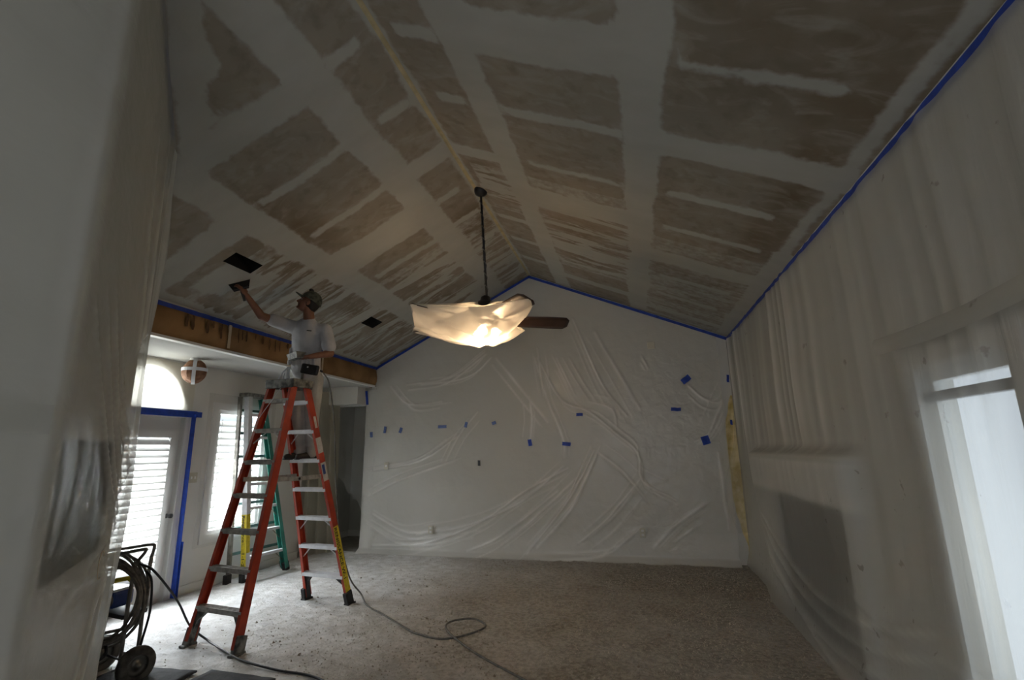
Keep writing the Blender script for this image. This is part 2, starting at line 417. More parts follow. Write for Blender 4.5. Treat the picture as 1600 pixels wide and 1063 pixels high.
def mudR(s, y):
    ws = s+.035*nz(s*2, y*2+40)+.012*nz(s*9, y*9); wy = y+.03*nz(s*2+7, y*2+40)+.012*nz(s*9, y*9+3)
    v = -1.
    def B_(c, h, lo=None, hi=None, ax='s'):
        nonlocal v
        d = (ws-c) if ax == 's' else (wy-c); q = s if ax == 'y' else y
        b = band(d, h)
        if lo is not None: b = min(b, .5+(q-lo)/.05*.25)
        if hi is not None: b = min(b, .5+(hi-q)/.05*.25)
        v = max(v, b)
    B_(.63, .13); B_(1.89, .14); B_(0, .055); B_(3.19, .045 if y < 4.5 else .10)
    B_(2.47, .19, .6, 1.9, 'y'); B_(4.58, .16, .6, 1.9, 'y'); B_(3.23, .14, 1.85, 3.3, 'y'); B_(5.32, .15, 1.85, 3.3, 'y'); B_(4.0, .09, 0, .6, 'y'); B_(7.1, .1, .6, 1.9, 'y'); B_(7.35, .08, 1.9, 3.1, 'y')
    for yc, a, b, h in ((3.22, .8, 1.76, .05), (2.50, 2.1, 2.95, .06), (3.9, 2.12, 2.95, .05), (4.55, 2.12, 3.0, .045), (5.9, 2.15, 3.0, .05), (6.6, 2.15, 2.95, .05), (3.95, .85, 1.7, .035), (5.2, .8, 1.75, .05), (5.8, .8, 1.75, .04), (6.4, .8, 1.75, .04)): B_(yc, h, a, b, 'y')
    for yc, a, b in ((2.55, .15, .5), (3.22, .2, .46), (4.7, .1, .5), (5.4, .1, .5), (6.1, .1, .5), (6.8, .1, .5)): B_(yc, .055, a, b, 'y')
    g = sst(.7, .9, s)*sst(1.95, 1.8, s)*sst(4.2, 4.7, y)*sst(6.6, 6.0, y)
    g = max(g, sst(.1, .2, s)*sst(.6, .5, s)*sst(4.2, 4.5, y)*sst(5.2, 4.9, y), .18*sst(2.0, 2.1, s)*sst(4.8, 5.2, y))
    if g > 0: v = max(v, .5-.05*g)
    wet = sst(.4, .1, abs(s-1.2))*sst(4.8, 5.2, y)*sst(6.6, 6.2, y)*.8+sst(.25, .05, abs(s-2.98))*sst(2.0, 2.4, y)*sst(4.9, 4.6, y)+.75*sst(3.1, 2.5, y)*sst(1.9, 2.2, s)+.7*sst(.25, .1, abs(s-.25))*sst(.4, .2, abs(y-4.45))
    return v, g, min(1, wet)

def split(lo, hi, step, extra=()):
    n = max(1, int(round((hi-lo)/step))); L_ = [lo+(hi-lo)*i/n for i in range(n+1)]
    for e in extra:
        if lo+1e-6 < e < hi-1e-6:
            k = min(range(len(L_)), key=lambda i: abs(L_[i]-e))
            if 0 < k < len(L_)-1: L_[k] = e
            else: L_.append(e); L_.sort()
    return L_
HOLES = [(2.24, 2.40, 3.62, 3.97), (2.21, 2.39, 6.08, 6.41)]
def panel(side, s0, s1, y0, y1, parent):
    fn = mudL if side == 'L' else mudR
    hs = [h for h in HOLES if side == 'L' and h[0] > s0 and h[1] < s1 and h[2] > y0 and h[3] < y1]
    S = split(s0, s1, .045, [q for h in hs for q in h[:2]]); Yl = split(y0, y1, .045 if y0 > 1 else .15, [q for h in hs for q in h[2:]])
    vs = []; cols = []
    for y in Yl:
        for s in S:
            v, g, wt = fn(s, y); off = .0035*sst(.3, .7, v)+.0025*nz(s*1.5, y*1.5)
            vs.append(cpt(side, s, y, off)); cols.append((max(0, min(1, v)), g, wt, 1))
    n = len(S); fs = []
    for j in range(len(Yl)-1):
        for i in range(n-1):
            sc_, yc = (S[i]+S[i+1])/2, (Yl[j]+Yl[j+1])/2
            if any(h[0] < sc_ < h[1] and h[2] < yc < h[3] for h in hs): continue
            fs.append((j*n+i, j*n+i+1, (j+1)*n+i+1, (j+1)*n+i))
    m = MB(); m.add(vs, fs); o = m.build('drywall_panel', M_ceil, parent, smooth=True, fixn=False)
    at = o.data.color_attributes.new('mud', 'FLOAT_COLOR', 'POINT')
    at.data.foreach_set('color', [c for q in cols for c in q])
    so = o.modifiers.new('thickness', 'SOLIDIFY'); so.thickness = .0125; so.use_rim = False
    t = TL if side == 'L' else TR; up = V((-t.z, 0, t.x)); up = up if up.z > 0 else -up
    nrm = o.data.polygons[0].normal
    so.offset = 1 if nrm.dot(up) > 0 else -1
    return o
for side, par, rows in (('L', CEIL_L, [(0, .6, [YB, -.9, 1.55, 4.0, 6.44, YF]), (.6, 1.86, [YB, -2.2, .2, 2.63, 4.67, 7.0, YF]), (1.86, LL, [YB, -1.5, .93, 3.36, 5.8, YF])]),
                        ('R', CEIL_R, [(0, .63, [YB, -.9, 1.55, 4.0, 6.44, YF]), (.63, 1.89, [YB, -2.4, .03, 2.47, 4.58, 7.0, YF]), (1.89, LR, [YB, -1.6, .8, 3.23, 5.32, YF])])):
    for s0, s1, ys in rows:
        for a, b in zip(ys[:-1], ys[1:]): panel(side, s0, s1, a, b, par)
for h, nm in ((HOLES[0], 'duct_opening'), (HOLES[1], 'duct_opening')):
    m = MB(); q = [cpt('L', h[0], h[2], 0), cpt('L', h[1], h[2], 0), cpt('L', h[1], h[3], 0), cpt('L', h[0], h[3], 0)]
    up = V((-TL.z, 0, TL.x)); up = up if up.z > 0 else -up
    m.add(q+[p+up*.22 for p in q], [(4, 5, 6, 7), (0, 1, 5, 4), (1, 2, 6, 5), (2, 3, 7, 6), (3, 0, 4, 7)])
    o = m.build(nm, M_black, CEIL_L, fixn=False); o['label'] = 'black rectangular cut for a duct'
# ridge corner bead
m = MB()
def beadf(u, v):
    y = 1.0+(YF-1.0)*u; a = (v-.5)*.05
    s = abs(a); p = cpt('L' if a < 0 else 'R', s, y, .012-.006*abs(v-.5)*2); p.x += .004*nz(y*3, 0); return p
m.grid(beadf, 60, 4); m.build('ridge_bead', M_bead, CEIL_L, smooth=True)

# ------------------------------------------------------------------ windows / door
def louvres(par, x, y0, y1, z0, z1, step, tilt=54, mat_=M_white):
    n = int((z1-z0)/step)
    me = None
    for i in range(n):
        z = z0+step*(i+.5)
        if me is None:
            m = MB(); rot = Matrix.Rotation(math.radians(tilt), 3, 'Y'); 
            prof = [(-.045, 0), (-.03, .005), (0, .0065), (.03, .005), (.045, 0), (.03, -.005), (0, -.0065), (-.03, -.005)]
            vs = []
            for yy in (y0, y1):
                for a, b in prof:
                    p = rot @ V((a, 0, b)); vs.append(V((x, yy, z))+p)
            fs = [tuple(range(8))[::-1], tuple(range(8, 16))]+[(k, (k+1) % 8, 8+(k+1) % 8, 8+k) for k in range(8)]
            m.add(vs, fs); o = m.build('louvre', mat_, par, smooth=False); me = o; base = z
        else:
            o = me.copy(); COL.objects.link(o); o.location = (0, 0, z-base)
# door
d1 = struct('door_1', MB().b2((XL-.10, 3.93, 0), (XL-.055, 4.03, 2.04)).b2((XL-.10, 4.79, 0), (XL-.055, 4.88, 2.04)).b2((XL-.10, 4.03, 0), (XL-.055, 4.79, .32)).b2((XL-.10, 4.03, 1.86), (XL-.055, 4.79, 2.04)), M_white)
MB().b2((XL-.085, 4.03, .32), (XL-.075, 4.79, 1.86)).build('pane', M_glass, d1)
MB().b2((XL-.055, 4.03, .30), (XL-.005, 4.085, 1.88)).b2((XL-.055, 4.735, .30), (XL-.005, 4.79, 1.88)).b2((XL-.055, 4.085, .30), (XL-.005, 4.735, .36)).b2((XL-.055, 4.085, 1.80), (XL-.005, 4.735, 1.88)).build('shutter_frame', M_white, d1)
louvres(d1, XL-.03, 4.085, 4.735, .37, 1.79, .071)
MB().tube([(XL-.01, 4.735, .4), (XL-.01, 4.735, 1.78)], .004, 6).build('tilt_rod', M_white, d1)
MB().lathe([(0, 0), (.026, .004), (.026, .012), (.010, .016), (.010, .045), (.026, .055), (.026, .075), (0, .082)], (XL-.055, 4.84, .92), (1, 0, 0)).build('door_knob', M_dkm, d1, smooth=True)
struct('trim_2', MB().b2((XL, 4.88, 0), (XL+.018, 4.96, 2.12)).b2((XL, 3.85, 0), (XL+.018, 3.93, 2.12)).b2((XL, 3.93, 2.04), (XL+.018, 4.88, 2.12)), M_white)
# arched light
w1 = struct('window_1', MB().prism([(4.36+.45*math.cos(math.pi*k/24), 2.13+.45*math.sin(math.pi*k/24)) for k in range(25)]+[(4.36+.40*math.cos(math.pi*k/24), 2.15+.40*math.sin(math.pi*k/24)) for k in range(24, -1, -1)], 0, XL-.10, XL-.05).b2((XL-.10, 3.91, 2.13), (XL-.05, 4.81, 2.165)), M_white)
MB().prism([(4.36+.41*math.cos(math.pi*k/24), 2.15+.41*math.sin(math.pi*k/24)) for k in range(25)], 0, XL-.08, XL-.074).build('pane', M_glass, w1)
# shuttered window
w2 = struct('window_2', MB().b2((XL-.10, 5.36, .62), (XL+.0, 5.41, 2.17)).b2((XL-.10, 6.19, .62), (XL, 6.24, 2.17)).b2((XL-.10, 5.41, .62), (XL, 6.19, .67)).b2((XL-.10, 5.41, 2.12), (XL, 6.19, 2.17)), M_white)
MB().b2((XL-.09, 5.41, .67), (XL-.08, 6.19, 2.12)).build('pane', M_glass, w2)
louvres(w2, XL-.035, 5.42, 6.18, .68, 2.12, .085)
MB().tube([(XL-.0, 5.45, .75), (XL-.0, 5.45, 2.05)], .004, 6).build('tilt_rod', M_white, w2)
struct('trim_3', MB().b2((XL, 5.27, .53), (XL+.02, 5.36, 2.26)).b2((XL, 6.24, .53), (XL+.02, 6.33, 2.26)).b2((XL, 5.36, .53), (XL+.02, 6.24, .62)).b2((XL, 5.36, 2.17), (XL+.02, 6.24, 2.26)), M_white)
# glazed door in right wall
w3 = struct('door_2', MB().b2((XR+.03, 2.29, .10), (XR+.08, 2.35, 1.96)).b2((XR+.03, 2.90, .10), (XR+.08, 2.96, 1.96)).b2((XR+.03, 2.35, .10), (XR+.08, 2.90, .18)).b2((XR+.03, 2.35, 1.90), (XR+.08, 2.90, 1.96)), M_white)
MB().b2((XR+.05, 2.35, .18), (XR+.056, 2.90, 1.90)).build('pane', M_glass, w3)
MB().b2((XR+.0, 2.31, 1.80), (XR+.045, 2.94, 1.845)).build('blind_rail', M_dkm, w3)
struct('trim_4', MB().b2((XR-.02, 2.20, 0), (XR, 2.29, 2.06)).b2((XR-.02, 2.96, 0), (XR, 3.06, 2.06)).b2((XR-.02, 2.29, 1.96), (XR, 2.96, 2.06)), M_white)
# fireplace: surround and mantel proud of the wall, dark firebox behind
fp = empty('fireplace', (XR, 5.03, 0), 'white fireplace surround with dark square opening veiled by film on right wall', 'fireplace')
MB().b2((XR-.05, 3.95, 0), (XR, 4.14, 1.44)).b2((XR-.05, 5.92, 0), (XR, 6.40, 1.44)).b2((XR-.05, 4.14, 1.14), (XR, 5.92, 1.44)).build('surround', M_white, fp)
MB().b2((XR-.13, 3.86, 1.44), (XR, 6.5, 1.50)).build('mantel', M_white, fp)
m = MB(); m.add([(XR+.001, 4.14, .0), (XR+.5, 4.3, .0), (XR+.5, 5.76, .0), (XR+.001, 5.92, .0), (XR+.001, 4.14, 1.14), (XR+.5, 4.3, 1.0), (XR+.5, 5.76, 1.0), (XR+.001, 5.92, 1.14)],
      [(0, 1, 5, 4), (1, 2, 6, 5), (2, 3, 7, 6), (4, 5, 6, 7), (0, 3, 2, 1)])
o = m.build('firebox', M_dkm, fp, fixn=False); so = o.modifiers.new('t', 'SOLIDIFY'); so.thickness = .02

# dark panel on the angled wall, under the film
pc = A+(B-A)*.56
rotw = Matrix((dAB, nAB, V((0, 0, 1)))).transposed()
dp = empty('flat_panel', (pc.x, pc.y, 1.40), 'dark flat rectangular panel on angled near wall under film', 'panel')
MB().box(pc+V((0, 0, 1.40))+nAB*.005, (.84, .010, .50), rotw).build('screen', mat('matt_charcoal', (.035, .037, .04), .85), dp, bevel=.004)
MB().box(pc+V((0, 0, 1.40))+nAB*.0035, (.88, .008, .54), rotw).build('bezel', M_black, dp, bevel=.004)

# ------------------------------------------------------------------ plastic films
FV = []
def film(name, fn, nu, nv, m_, label, cat='plastic sheet', group=None, origin=(0, 0, 0)):
    FV.clear()
    o = MB().grid(fn, nu, nv).build(name, m_, None, smooth=True, fixn=False, origin=origin)
    if len(FV) == len(o.data.vertices):
        at = o.data.color_attributes.new('fold', 'FLOAT_COLOR', 'POINT')
        at.data.foreach_set('color', [c for q in FV for c in (q, q, q, 1.)])
    return tag(o, label, cat, group)
FOLDS = [[(-1.49, 3.05), (-1.3, 2.37), (-1.08, 1.77), (-1.07, 1.46)], [(-1.44, 3.04), (-1.09, 2.36), (-0.66, 2.15), (-0.29, 1.83), (0.03, 1.52), (0.07, 1.12), (0.52, 0.85)], [(-1.03, 3.02), (-0.84, 2.64), (-0.65, 2.33)], [(-0.61, 1.57), (-0.83, 1.16), (-1.08, 0.78), (-1.68, 0.08)], [(-0.58, 1.49), (-0.71, 1.23), (-1.0, 0.71), (-1.53, 0.16)], [(0.04, 1.15), (-0.28, 0.79), (-0.52, 0.54), (-0.91, 0.24)], [(-0.0, 1.08), (-0.32, 0.68), (-0.75, 0.32)], [(-1.02, 1.31), (-1.7, 0.97), (-2.41, 0.51), (-3.34, 0.18), (-4.24, 0.12)], [(-1.09, 1.34), (-1.75, 0.82), (-2.62, 0.46), (-3.48, 0.3)], [(-1.19, 0.97), (-2.08, 0.32), (-2.62, 0.09)], [(-0.9, 1.16), (-1.55, 0.59), (-2.08, 0.18)], [(-2.22, 3.09), (-2.49, 2.85), (-2.85, 2.74), (-3.45, 2.7)], [(-2.45, 2.21), (-2.76, 1.85), (-2.99, 1.44)], [(-2.76, 1.85), (-3.42, 1.45), (-4.34, 1.29)], [(-2.84, 1.44), (-3.73, 1.16), (-4.37, 0.88)], [(-4.02, 2.7), (-3.68, 2.38), (-3.08, 2.4)], [(-1.59, 2.42), (-1.56, 2.06), (-1.6, 1.7)], [(-0.54, 1.53), (-0.18, 1.23), (0.12, 0.83)], [(0.89, 0.8), (0.52, 0.55), (0.15, 0.2)], [(0.82, 0.73), (0.34, 0.41)], [(1.36, 2.37), (1.2, 2.08), (1.06, 1.8)], [(0.84, 2.48), (1.03, 2.28), (1.25, 2.23), (1.4, 2.48)], [(1.3, 2.12), (1.09, 1.76), (0.9, 1.65)], [(1.17, 1.5), (1.18, 0.98), (1.2, 0.5)], [(-0.09, 0.4), (-0.58, 0.08), (-1.53, 0.01)], [(-4.26, 0.6), (-3.61, 0.33), (-2.96, 0.42)], [(-4.3, 0.4), (-3.61, 0.14), (-2.54, 0.28)], [(-2.13, 3.08), (-1.31, 2.01)], [(0.2, 2.94), (0.27, 2.78)], [(-0.65, 2.31), (-0.31, 2.18), (-0.25, 1.9)],
  [(-1.44, 3.2), (-1.36, 2.42)], [(-0.84, 3.64), (-0.44, 2.58), (-0.09, 2.07)], [(-2.31, 3.15), (-2.99, 2.7), (-3.68, 2.62)], [(-1.13, 3.02), (-0.85, 2.4)], [(-0.5, 3.4), (0.11, 2.16)]]
FS = []
_rr = random.Random(3)
for k, f_ in enumerate(FOLDS):
    P_ = [V((a, b, 0)) for a, b in f_]; P_ = catmull(P_, 4) if len(P_) > 2 else P_
    amp = (.012 if k in (0, 1, 3, 4, 5, 7, 9, 30, 31) else .008)*_rr.uniform(.7, 1.15); wd = _rr.uniform(.014, .024)
    FS.append((P_, amp, wd, min(p.x for p in P_)-.12, max(p.x for p in P_)+.12, min(p.y for p in P_)-.12, max(p.y for p in P_)+.12))
    for q in range(2):       # smaller creases running alongside
        o_ = V((_rr.uniform(-.14, .14), _rr.uniform(-.14, .14), 0)); sc_ = _rr.uniform(.75, 1.1); c_ = P_[len(P_)//2]
        Q_ = [c_+(p-c_)*sc_+o_ for p in P_]
        FS.append((Q_, _rr.uniform(.003, .006), _rr.uniform(.009, .016), min(p.x for p in Q_)-.08, max(p.x for p in Q_)+.08, min(p.y for p in Q_)-.08, max(p.y for p in Q_)+.08))
def fold_h(x, z):
    h = 0.; g = 0.
    for P_, amp, wd, x0, x1, z0, z1 in FS:
        if not (x0 < x < x1 and z0 < z < z1): continue
        best = 9.; tb = 0
        for i in range(len(P_)-1):
            a, b = P_[i], P_[i+1]; dx, dz = b.x-a.x, b.y-a.y; L2 = dx*dx+dz*dz
            t = max(0, min(1, ((x-a.x)*dx+(z-a.y)*dz)/L2)); d = (x-a.x-t*dx)**2+(z-a.y-t*dz)**2
            if d < best: best = d; tb = (i+t)/(len(P_)-1)
        e = math.sin(math.pi*min(1, max(0, .08+.84*tb)))**.5
        k_ = math.exp(-best/(wd*wd)); h += amp*e*k_; g = max(g, min(1, amp/.011)*e*math.exp(-best/(wd*wd*.7)))
    return h, g
GTOP = lambda x: (ZM-(XM-x)*.5106 if x < XM else ZM-(x-XM)*.4285)-.07
def farfn(u, v):
    x = -4.49+(XR-.17+4.49)*u; zt = GTOP(x) if x > XS+.02 else 2.66; z = zt*v
    h, g = fold_h(x, z); FV.append(min(1, g*.62*(.55+.9*max(0, .5+nz(x*2.3, z*2.3, 4)))+.25*sst(.55, .1, z)))
    fl = .010*fbm(x*1.1+3, z*1.3, 5)+.004*fbm(x*5, z*4, 2)
    y = YF-.018-.028*sst(0, .5, min(x+4.55, 1))-max(-.01, fl)-h-.02*sst(.6, 0, z)
    if z < .08: y -= (.08-z)*1.6*(1+.5*nz(x*3, 0)); z = max(z, .012)
    return V((x, y, z))
film('plastic_sheet', farfn, 380, 240, M_sheet_far, 'creased translucent sheet masking the whole far gable wall', origin=(-1.5, YF-.05, 0))

def rightfn(u, v):
    y = -1.6+(YF-.03+1.6)*u; z = 3.12*v
    yy = y+.10*nz(z*.8, y*.7)
    pl = (.5+.5*math.sin(yy*11+2.5*nz(y*1.3, 3)))**3; pl2 = (.5+.5*math.sin(yy*27+4*nz(y*2, 9)))**2
    h = (.022*pl+.012*pl2)*(.25+.75*sst(1.2, 2.2, z))*(.6+.6*nz(y*.9, z*.4, 2))+.012*fbm(y*1.2, z*1.5, 8)
    x = XR-.03-h
    # over the mantel and the hearth opening
    e = sst(3.6, 3.9, y)*sst(6.75, 6.45, y)
    x -= e*.12*sst(1.60, 1.50, z)*(1-.8*sst(1.4, .2, z))
    # swags low down over the hearth, towards the floor
    fo = min(1, (.5*pl+.4*pl2)*sst(1.3, 2.0, z)*(.6+.8*nz(y*.9, z*.4, 2))*(.35+.65*sst(2.5, 4.5, y)))
    sw = sst(3.0, 3.4, y)*sst(6.6, 6.0, y)
    x -= sw*.07*sst(.85, .3, z)
    for k, (c0, cy, cc) in enumerate(((.16, 4.6, .10), (.30, 4.5, .13), (.44, 4.5, .12), (.06, 4.0, .09))):
        zc = c0+cc*(y-cy)**2; q_ = math.exp(-((z-zc)/.022)**2); x -= sw*.018*q_; fo = max(fo, sw*.38*q_*(.6+.6*nz(y*2, k)))
    sw2 = sst(2.3, 2.6, y)*sst(4.2, 3.9, y)
    zc = .52+.22*(y-3.3)**2; x -= sw2*.02*math.exp(-((z-zc)/.03)**2); fo = max(fo, .35*e*sst(1.50, 1.46, z)*sst(1.12, 1.2, z), .8*e*math.exp(-((z-1.50)/.015)**2)*.5); FV.append(max(0, min(1, fo)))
    if z < .35: x -= .05*(sst(.3, 0, z)**1.5)*(1+.4*nz(y*2, 4))
    z = max(z, .012+.02*max(0, nz(y*6, 1)))
    return V((x, y, z))
film('plastic_sheet', rightfn, 440, 120, M_sheet_right, 'dusty long-pleated translucent sheet veiling window and fireplace along right wall', origin=(XR, 3, 0))
# overlap seam crossing the right-hand sheet
def seamfn(u, v):
    y = .6+2.55*u; z = 2.12+.04*math.sin(y*2)+.09*v+.03*(2-y); return V((XR-.085-.012*math.sin(v*math.pi)-.01*nz(y*4, v), y, z))
film('plastic_strip', seamfn, 50, 4, M_sheet_right, 'horizontal overlap strip of film above the glowing window', origin=(XR, 2, 2.1))

# near sheet: wraps return, angled wall and hangs past its end
path = [V((B.x, -.7, 0)), B.copy(), A.copy(), A+V((-.15, .15, 0)), A+V((-.05, .09, 0))]
seg = [(path[i+1]-path[i]).length for i in range(4)]; tot = sum(seg)
nrmp = [V((1, 0, 0)), nAB, nAB, nAB]
def nearfn(u, v):
    q = tot*u; z = 3.62*v; i = 0; qq = q
    while i < 3 and qq > seg[i]: qq -= seg[i]; i += 1
    t = qq/seg[i]; p = path[i].lerp(path[i+1], t)
    n = nrmp[i]
    if i == 0 and qq > seg[0]-.03: n = nrmp[0].lerp(nAB, (qq-seg[0]+.03)/.03*.5).normalized()
    if i == 1 and qq < .03: n = nAB.lerp(nrmp[0], .5*(1-qq/.03)).normalized()
    zt = ZM-(XM-p.x)*.5106-.075; z = zt*v
    h = .018+.010*(1+fbm(q*1.4, z*.9, 3))+.006*fbm(q*5, z*2, 1)+.010*fbm(q*.8, z*5+q*.8, 31)*sst(.1, .0, q-seg[0])
    e = sst(seg[0]+.15, seg[0]+.6, q)
    fo = .25*sst(.1, 0, abs(q-seg[0]))
    # lower sag, gathered creases pulling towards the right edge
    for (q0, z0, q1, z1, a_) in ((.15, 2.2, 1.15, 1.25, .022), (.3, 2.3, 1.2, 1.3, .018), (.45, 2.35, 1.2, 1.42, .018), (.7, 2.2, 1.28, 1.55, .02), (.85, 1.9, 1.3, 1.62, .018), (.4, 1.0, 1.2, 1.22, .016), (.9, 1.75, 1.35, 1.5, .02), (.85, 3.4, 1.12, 2.2, .018), (1.15, 3.6, 1.25, 2.3, .02), (.1, 1.15, 1.1, 1.0, .012), (.5, .1, 1.1, 1.0, .014), (.8, .05, 1.2, 1.0, .012)):
        x_ = q-seg[0]; dx, dz = q1-q0, z1-z0; L2 = dx*dx+dz*dz
        tt = max(0, min(1, ((x_-q0)*dx+(z-z0)*dz)/L2)); d2 = (x_-q0-tt*dx)**2+(z-z0-tt*dz)**2
        h += a_*1.1*math.exp(-d2/.0005)*(.3+.7*tt); fo = max(fo, 1.3*math.exp(-d2/.00035)*(.2+.8*tt)*(.6+.6*nz(q*4, z*4)))
    P = p+n*h
    if i >= 2:
        k = qq/seg[2] if i == 2 else 1-qq/seg[3]*.7
        edge = .12*sst(2.0, 2.6, z)*sst(3.4, 2.9, z)-.22*sst(3.0, 3.5, z)+.22*sst(.9, 1.5, z)*sst(2.2, 1.8, z)*.5-.30*sst(1.4, .9, z)+.04*nz(z*5, 0)
        edge += .05*nz(z*11, 3)*sst(1.2, 1.5, z)*sst(2.1, 1.9, z)
        P = path[2]+(path[3]-path[2]).normalized()*seg[2]*k*max(.02, 1+3*edge)+n*(h+.02*math.sin(k*5+z*3)*k-(.05*math.sin(qq/seg[3]*1.5) if i == 3 else 0))
    P.z = max(z, .012); FV.append(max(0, min(1, fo+(.45 if i >= 2 else 0)))); return P
film('plastic_sheet', nearfn, 240, 130, M_sheet_near, 'large translucent sheet hanging over the near wall at far left', origin=(B.x, B.y, 0))
def nseam(u, v):
    y = -.9+2.2*u; return V((B.x+.052+.006*nz(y*3, v*2), y, 1.68+.10*v+.01*nz(y*2, 0)))
film('plastic_strip', nseam, 30, 3, M_sheet_near, 'horizontal overlap strip across the near left sheet', origin=(B.x, .4, 1.7))
ringc = A+(B-A)*.44+nAB*.075+V((0, 0, 1.10))
m = MB(); m.tube([ringc+dAB*(.052*math.cos(a))+V((0, 0, .062*math.sin(a))) for a in [math.pi*2*k/28-1.9 for k in range(21)]], .0022, 6)
tag(m.build('wire_loop', M_seam, None, smooth=True, origin=ringc), 'small thin curled wire loop against the near left sheet', 'wire')

# window masking films
film('plastic_sheet', lambda u, v: V((XL+.03+.012*fbm(u*4, v*3, 2)+.01*math.exp(-((u-.93)/.02)**2), 3.88+1.06*u, 2.13+.55*v)), 50, 30, M_film, 'cream film square taped over the arched window', origin=(XL, 4.4, 2.4))
film('plastic_sheet', lambda u, v: V((XL+.035+.018*fbm(u*5, v*4, 7), 3.90+1.02*u, .03+2.03*v)), 50, 60, M_film2, 'clear film hanging over the louvred glass door', origin=(XL, 4.4, 1))
film('plastic_sheet', lambda u, v: V((XL+.04+.014*fbm(u*5, v*4, 12), 5.16+1.22*u, .50+1.87*v)), 50, 60, M_film2, 'clear film covering the shuttered window behind the ladders', origin=(XL, 5.8, 1.4))
def hallfilm(u, v):
    x = -4.98+.50*u; zb = .95+.25*(1-u)+.12*nz(u*6, 2)-.32*u; z = zb+(2.36-zb)*v
    return V((x, YF+.02+.03*math.sin(u*16)*(1-.3*v)+.03*fbm(u*3, v*4, 3), z))
film('plastic_sheet', hallfilm, 36, 30, M_film2, 'torn short film hanging in the dark hall opening', origin=(-4.7, YF, 1.6))

def hallfilm2(u, v):
    return V((-5.24+.30*u+.02*math.sin(v*3+1), 7.20+.42*u+.05*math.sin(u*19+2*v)+.03*fbm(u*4, v*4, 21), .02+2.60*v))
film('plastic_sheet', hallfilm2, 40, 50, M_film, 'long film curtain hanging at the hall opening beside the left wall', origin=(-5.1, 7.4, 1.3))

# yellow uncovered strip in the far right corner
m = MB()
def yfn(u, v):
    z = .02+2.30*v; wd_ = .035+.15*math.sin(math.pi*min(1, max(0, (2.35-z)/2.1))**.9)**.8; x = XR-.005-wd_*(1-u)-(1-u)*.03*nz(z*5, 3); return V((x, YF-.012-.012*nz(z*3, u*3), z))
m.grid(yfn, 6, 40)
tag(m.build('wall_strip', M_yell, None, smooth=True, fixn=False, origin=(XR-.1, YF, 0)), 'yellowed strip of old wall left bare beside the right corner', 'wall strip')
film('plastic_sheet', lambda u, v: V((XR-.02-.26*u*(.6+.4*math.sin(v*5)), YF-.10-.05*math.sin(u*9+v*4)-.08*u, .45+1.75*v-.25*u*v)), 24, 40, M_film2, 'narrow loose film bunched in the far right corner', origin=(XR-.1, YF-.1, 1))

# ------------------------------------------------------------------ floor film with debris
def floor_mat():
    m = bpy.data.materials.new('dusty_floor_film'); m.use_nodes = True; nt = m.node_tree; N = nt.nodes; L = nt.links
    b = N['Principled BSDF']; b.inputs['Roughness'].default_value = .55
    tc = N.new('ShaderNodeTexCoord')
    def noi(sc, det=6, st=(1, 1, 1), d=0):
        mp = N.new('ShaderNodeMapping'); mp.inputs['Scale'].default_value = st; L.new(tc.outputs['Object'], mp.inputs['Vector'])
        t = N.new('ShaderNodeTexNoise'); t.inputs['Scale'].default_value = sc; t.inputs['Detail'].default_value = det; t.inputs['Distortion'].default_value = d
        L.new(mp.outputs[0], t.inputs['Vector']); return t.outputs['Fac']
    def ramp(f, a, b_, c0, c1):
        r = N.new('ShaderNodeValToRGB'); r.color_ramp.elements[0].position = a; r.color_ramp.elements[1].position = b_
        r.color_ramp.elements[0].color = (*c0, 1); r.color_ramp.elements[1].color = (*c1, 1); L.new(f, r.inputs[0]); return r.outputs[0]
    at = N.new('ShaderNodeAttribute'); at.attribute_name = 'dirt'
    clean = ramp(noi(9), .35, .65, (.56, .55, .53), (.76, .76, .76))
    dirty = ramp(noi(26), .36, .62, (.155, .14, .11), (.34, .315, .275))
    mx = N.new('ShaderNodeMix'); mx.data_type = 'RGBA'; L.new(at.outputs['Fac'], mx.inputs[0]); L.new(clean, mx.inputs[6]); L.new(dirty, mx.inputs[7])
    L.new(mx.outputs[2], b.inputs['Base Color'])
    bp = N.new('ShaderNodeBump'); bp.inputs['Strength'].default_value = .55; bp.inputs['Distance'].default_value = .02
    ad = N.new('ShaderNodeMath'); ad.operation = 'ADD'; L.new(noi(45, 4), ad.inputs[0]); L.new(noi(5, 7, (1, 2.5, 1), 1.2), ad.inputs[1])
    L.new(ad.outputs[0], bp.inputs['Height']); L.new(bp.outputs['Normal'], b.inputs['Normal'])
    return m
def floor_h(x, y):
    h = .010*(fbm(x*.9, y*1.1, 3)+.35)+.010*abs(fbm(x*3, y*4.5, 6))+.004*fbm(x*12, y*13, 2)
    rg = 1-abs(fbm(x*1.6+y*.5, y*3.2-x*.8, 15))*2.6; h += .012*max(0, rg)**5*sst(1.2, -1.0, x)
    r = math.exp(-((y-5.45-.12*nz(x, 0)+.05*x)/.05)**2)*.012*sst(-3.2, -2.5, x); h += r
    return max(.004, h+.004)
def dirtv(x, y):
    return min(1, max(0, sst(-3.3, -1.3, x+.35*(y-5)*.3)*.85+.25*sst(5.8, 6.8, y)*sst(-4, -3, x)-.35*sst(5.9, 6.8, y)*sst(.2, -1.5, x)+.5*fbm(x*1.3, y*1.3, 9)))
nu, nv = 230, 250
m = MB(); cols = []
X0, X1, Y0, Y1 = -5.22, XR-.01, 2.2, YF-.01
m.grid(lambda u, v: V((X0+(X1-X0)*u, Y0+(Y1-Y0)*v, floor_h(X0+(X1-X0)*u, Y0+(Y1-Y0)*v))), nu, nv)
fl = m.build('floor_sheeting', floor_mat(), None, smooth=True, fixn=False, origin=(-2, 5, 0))
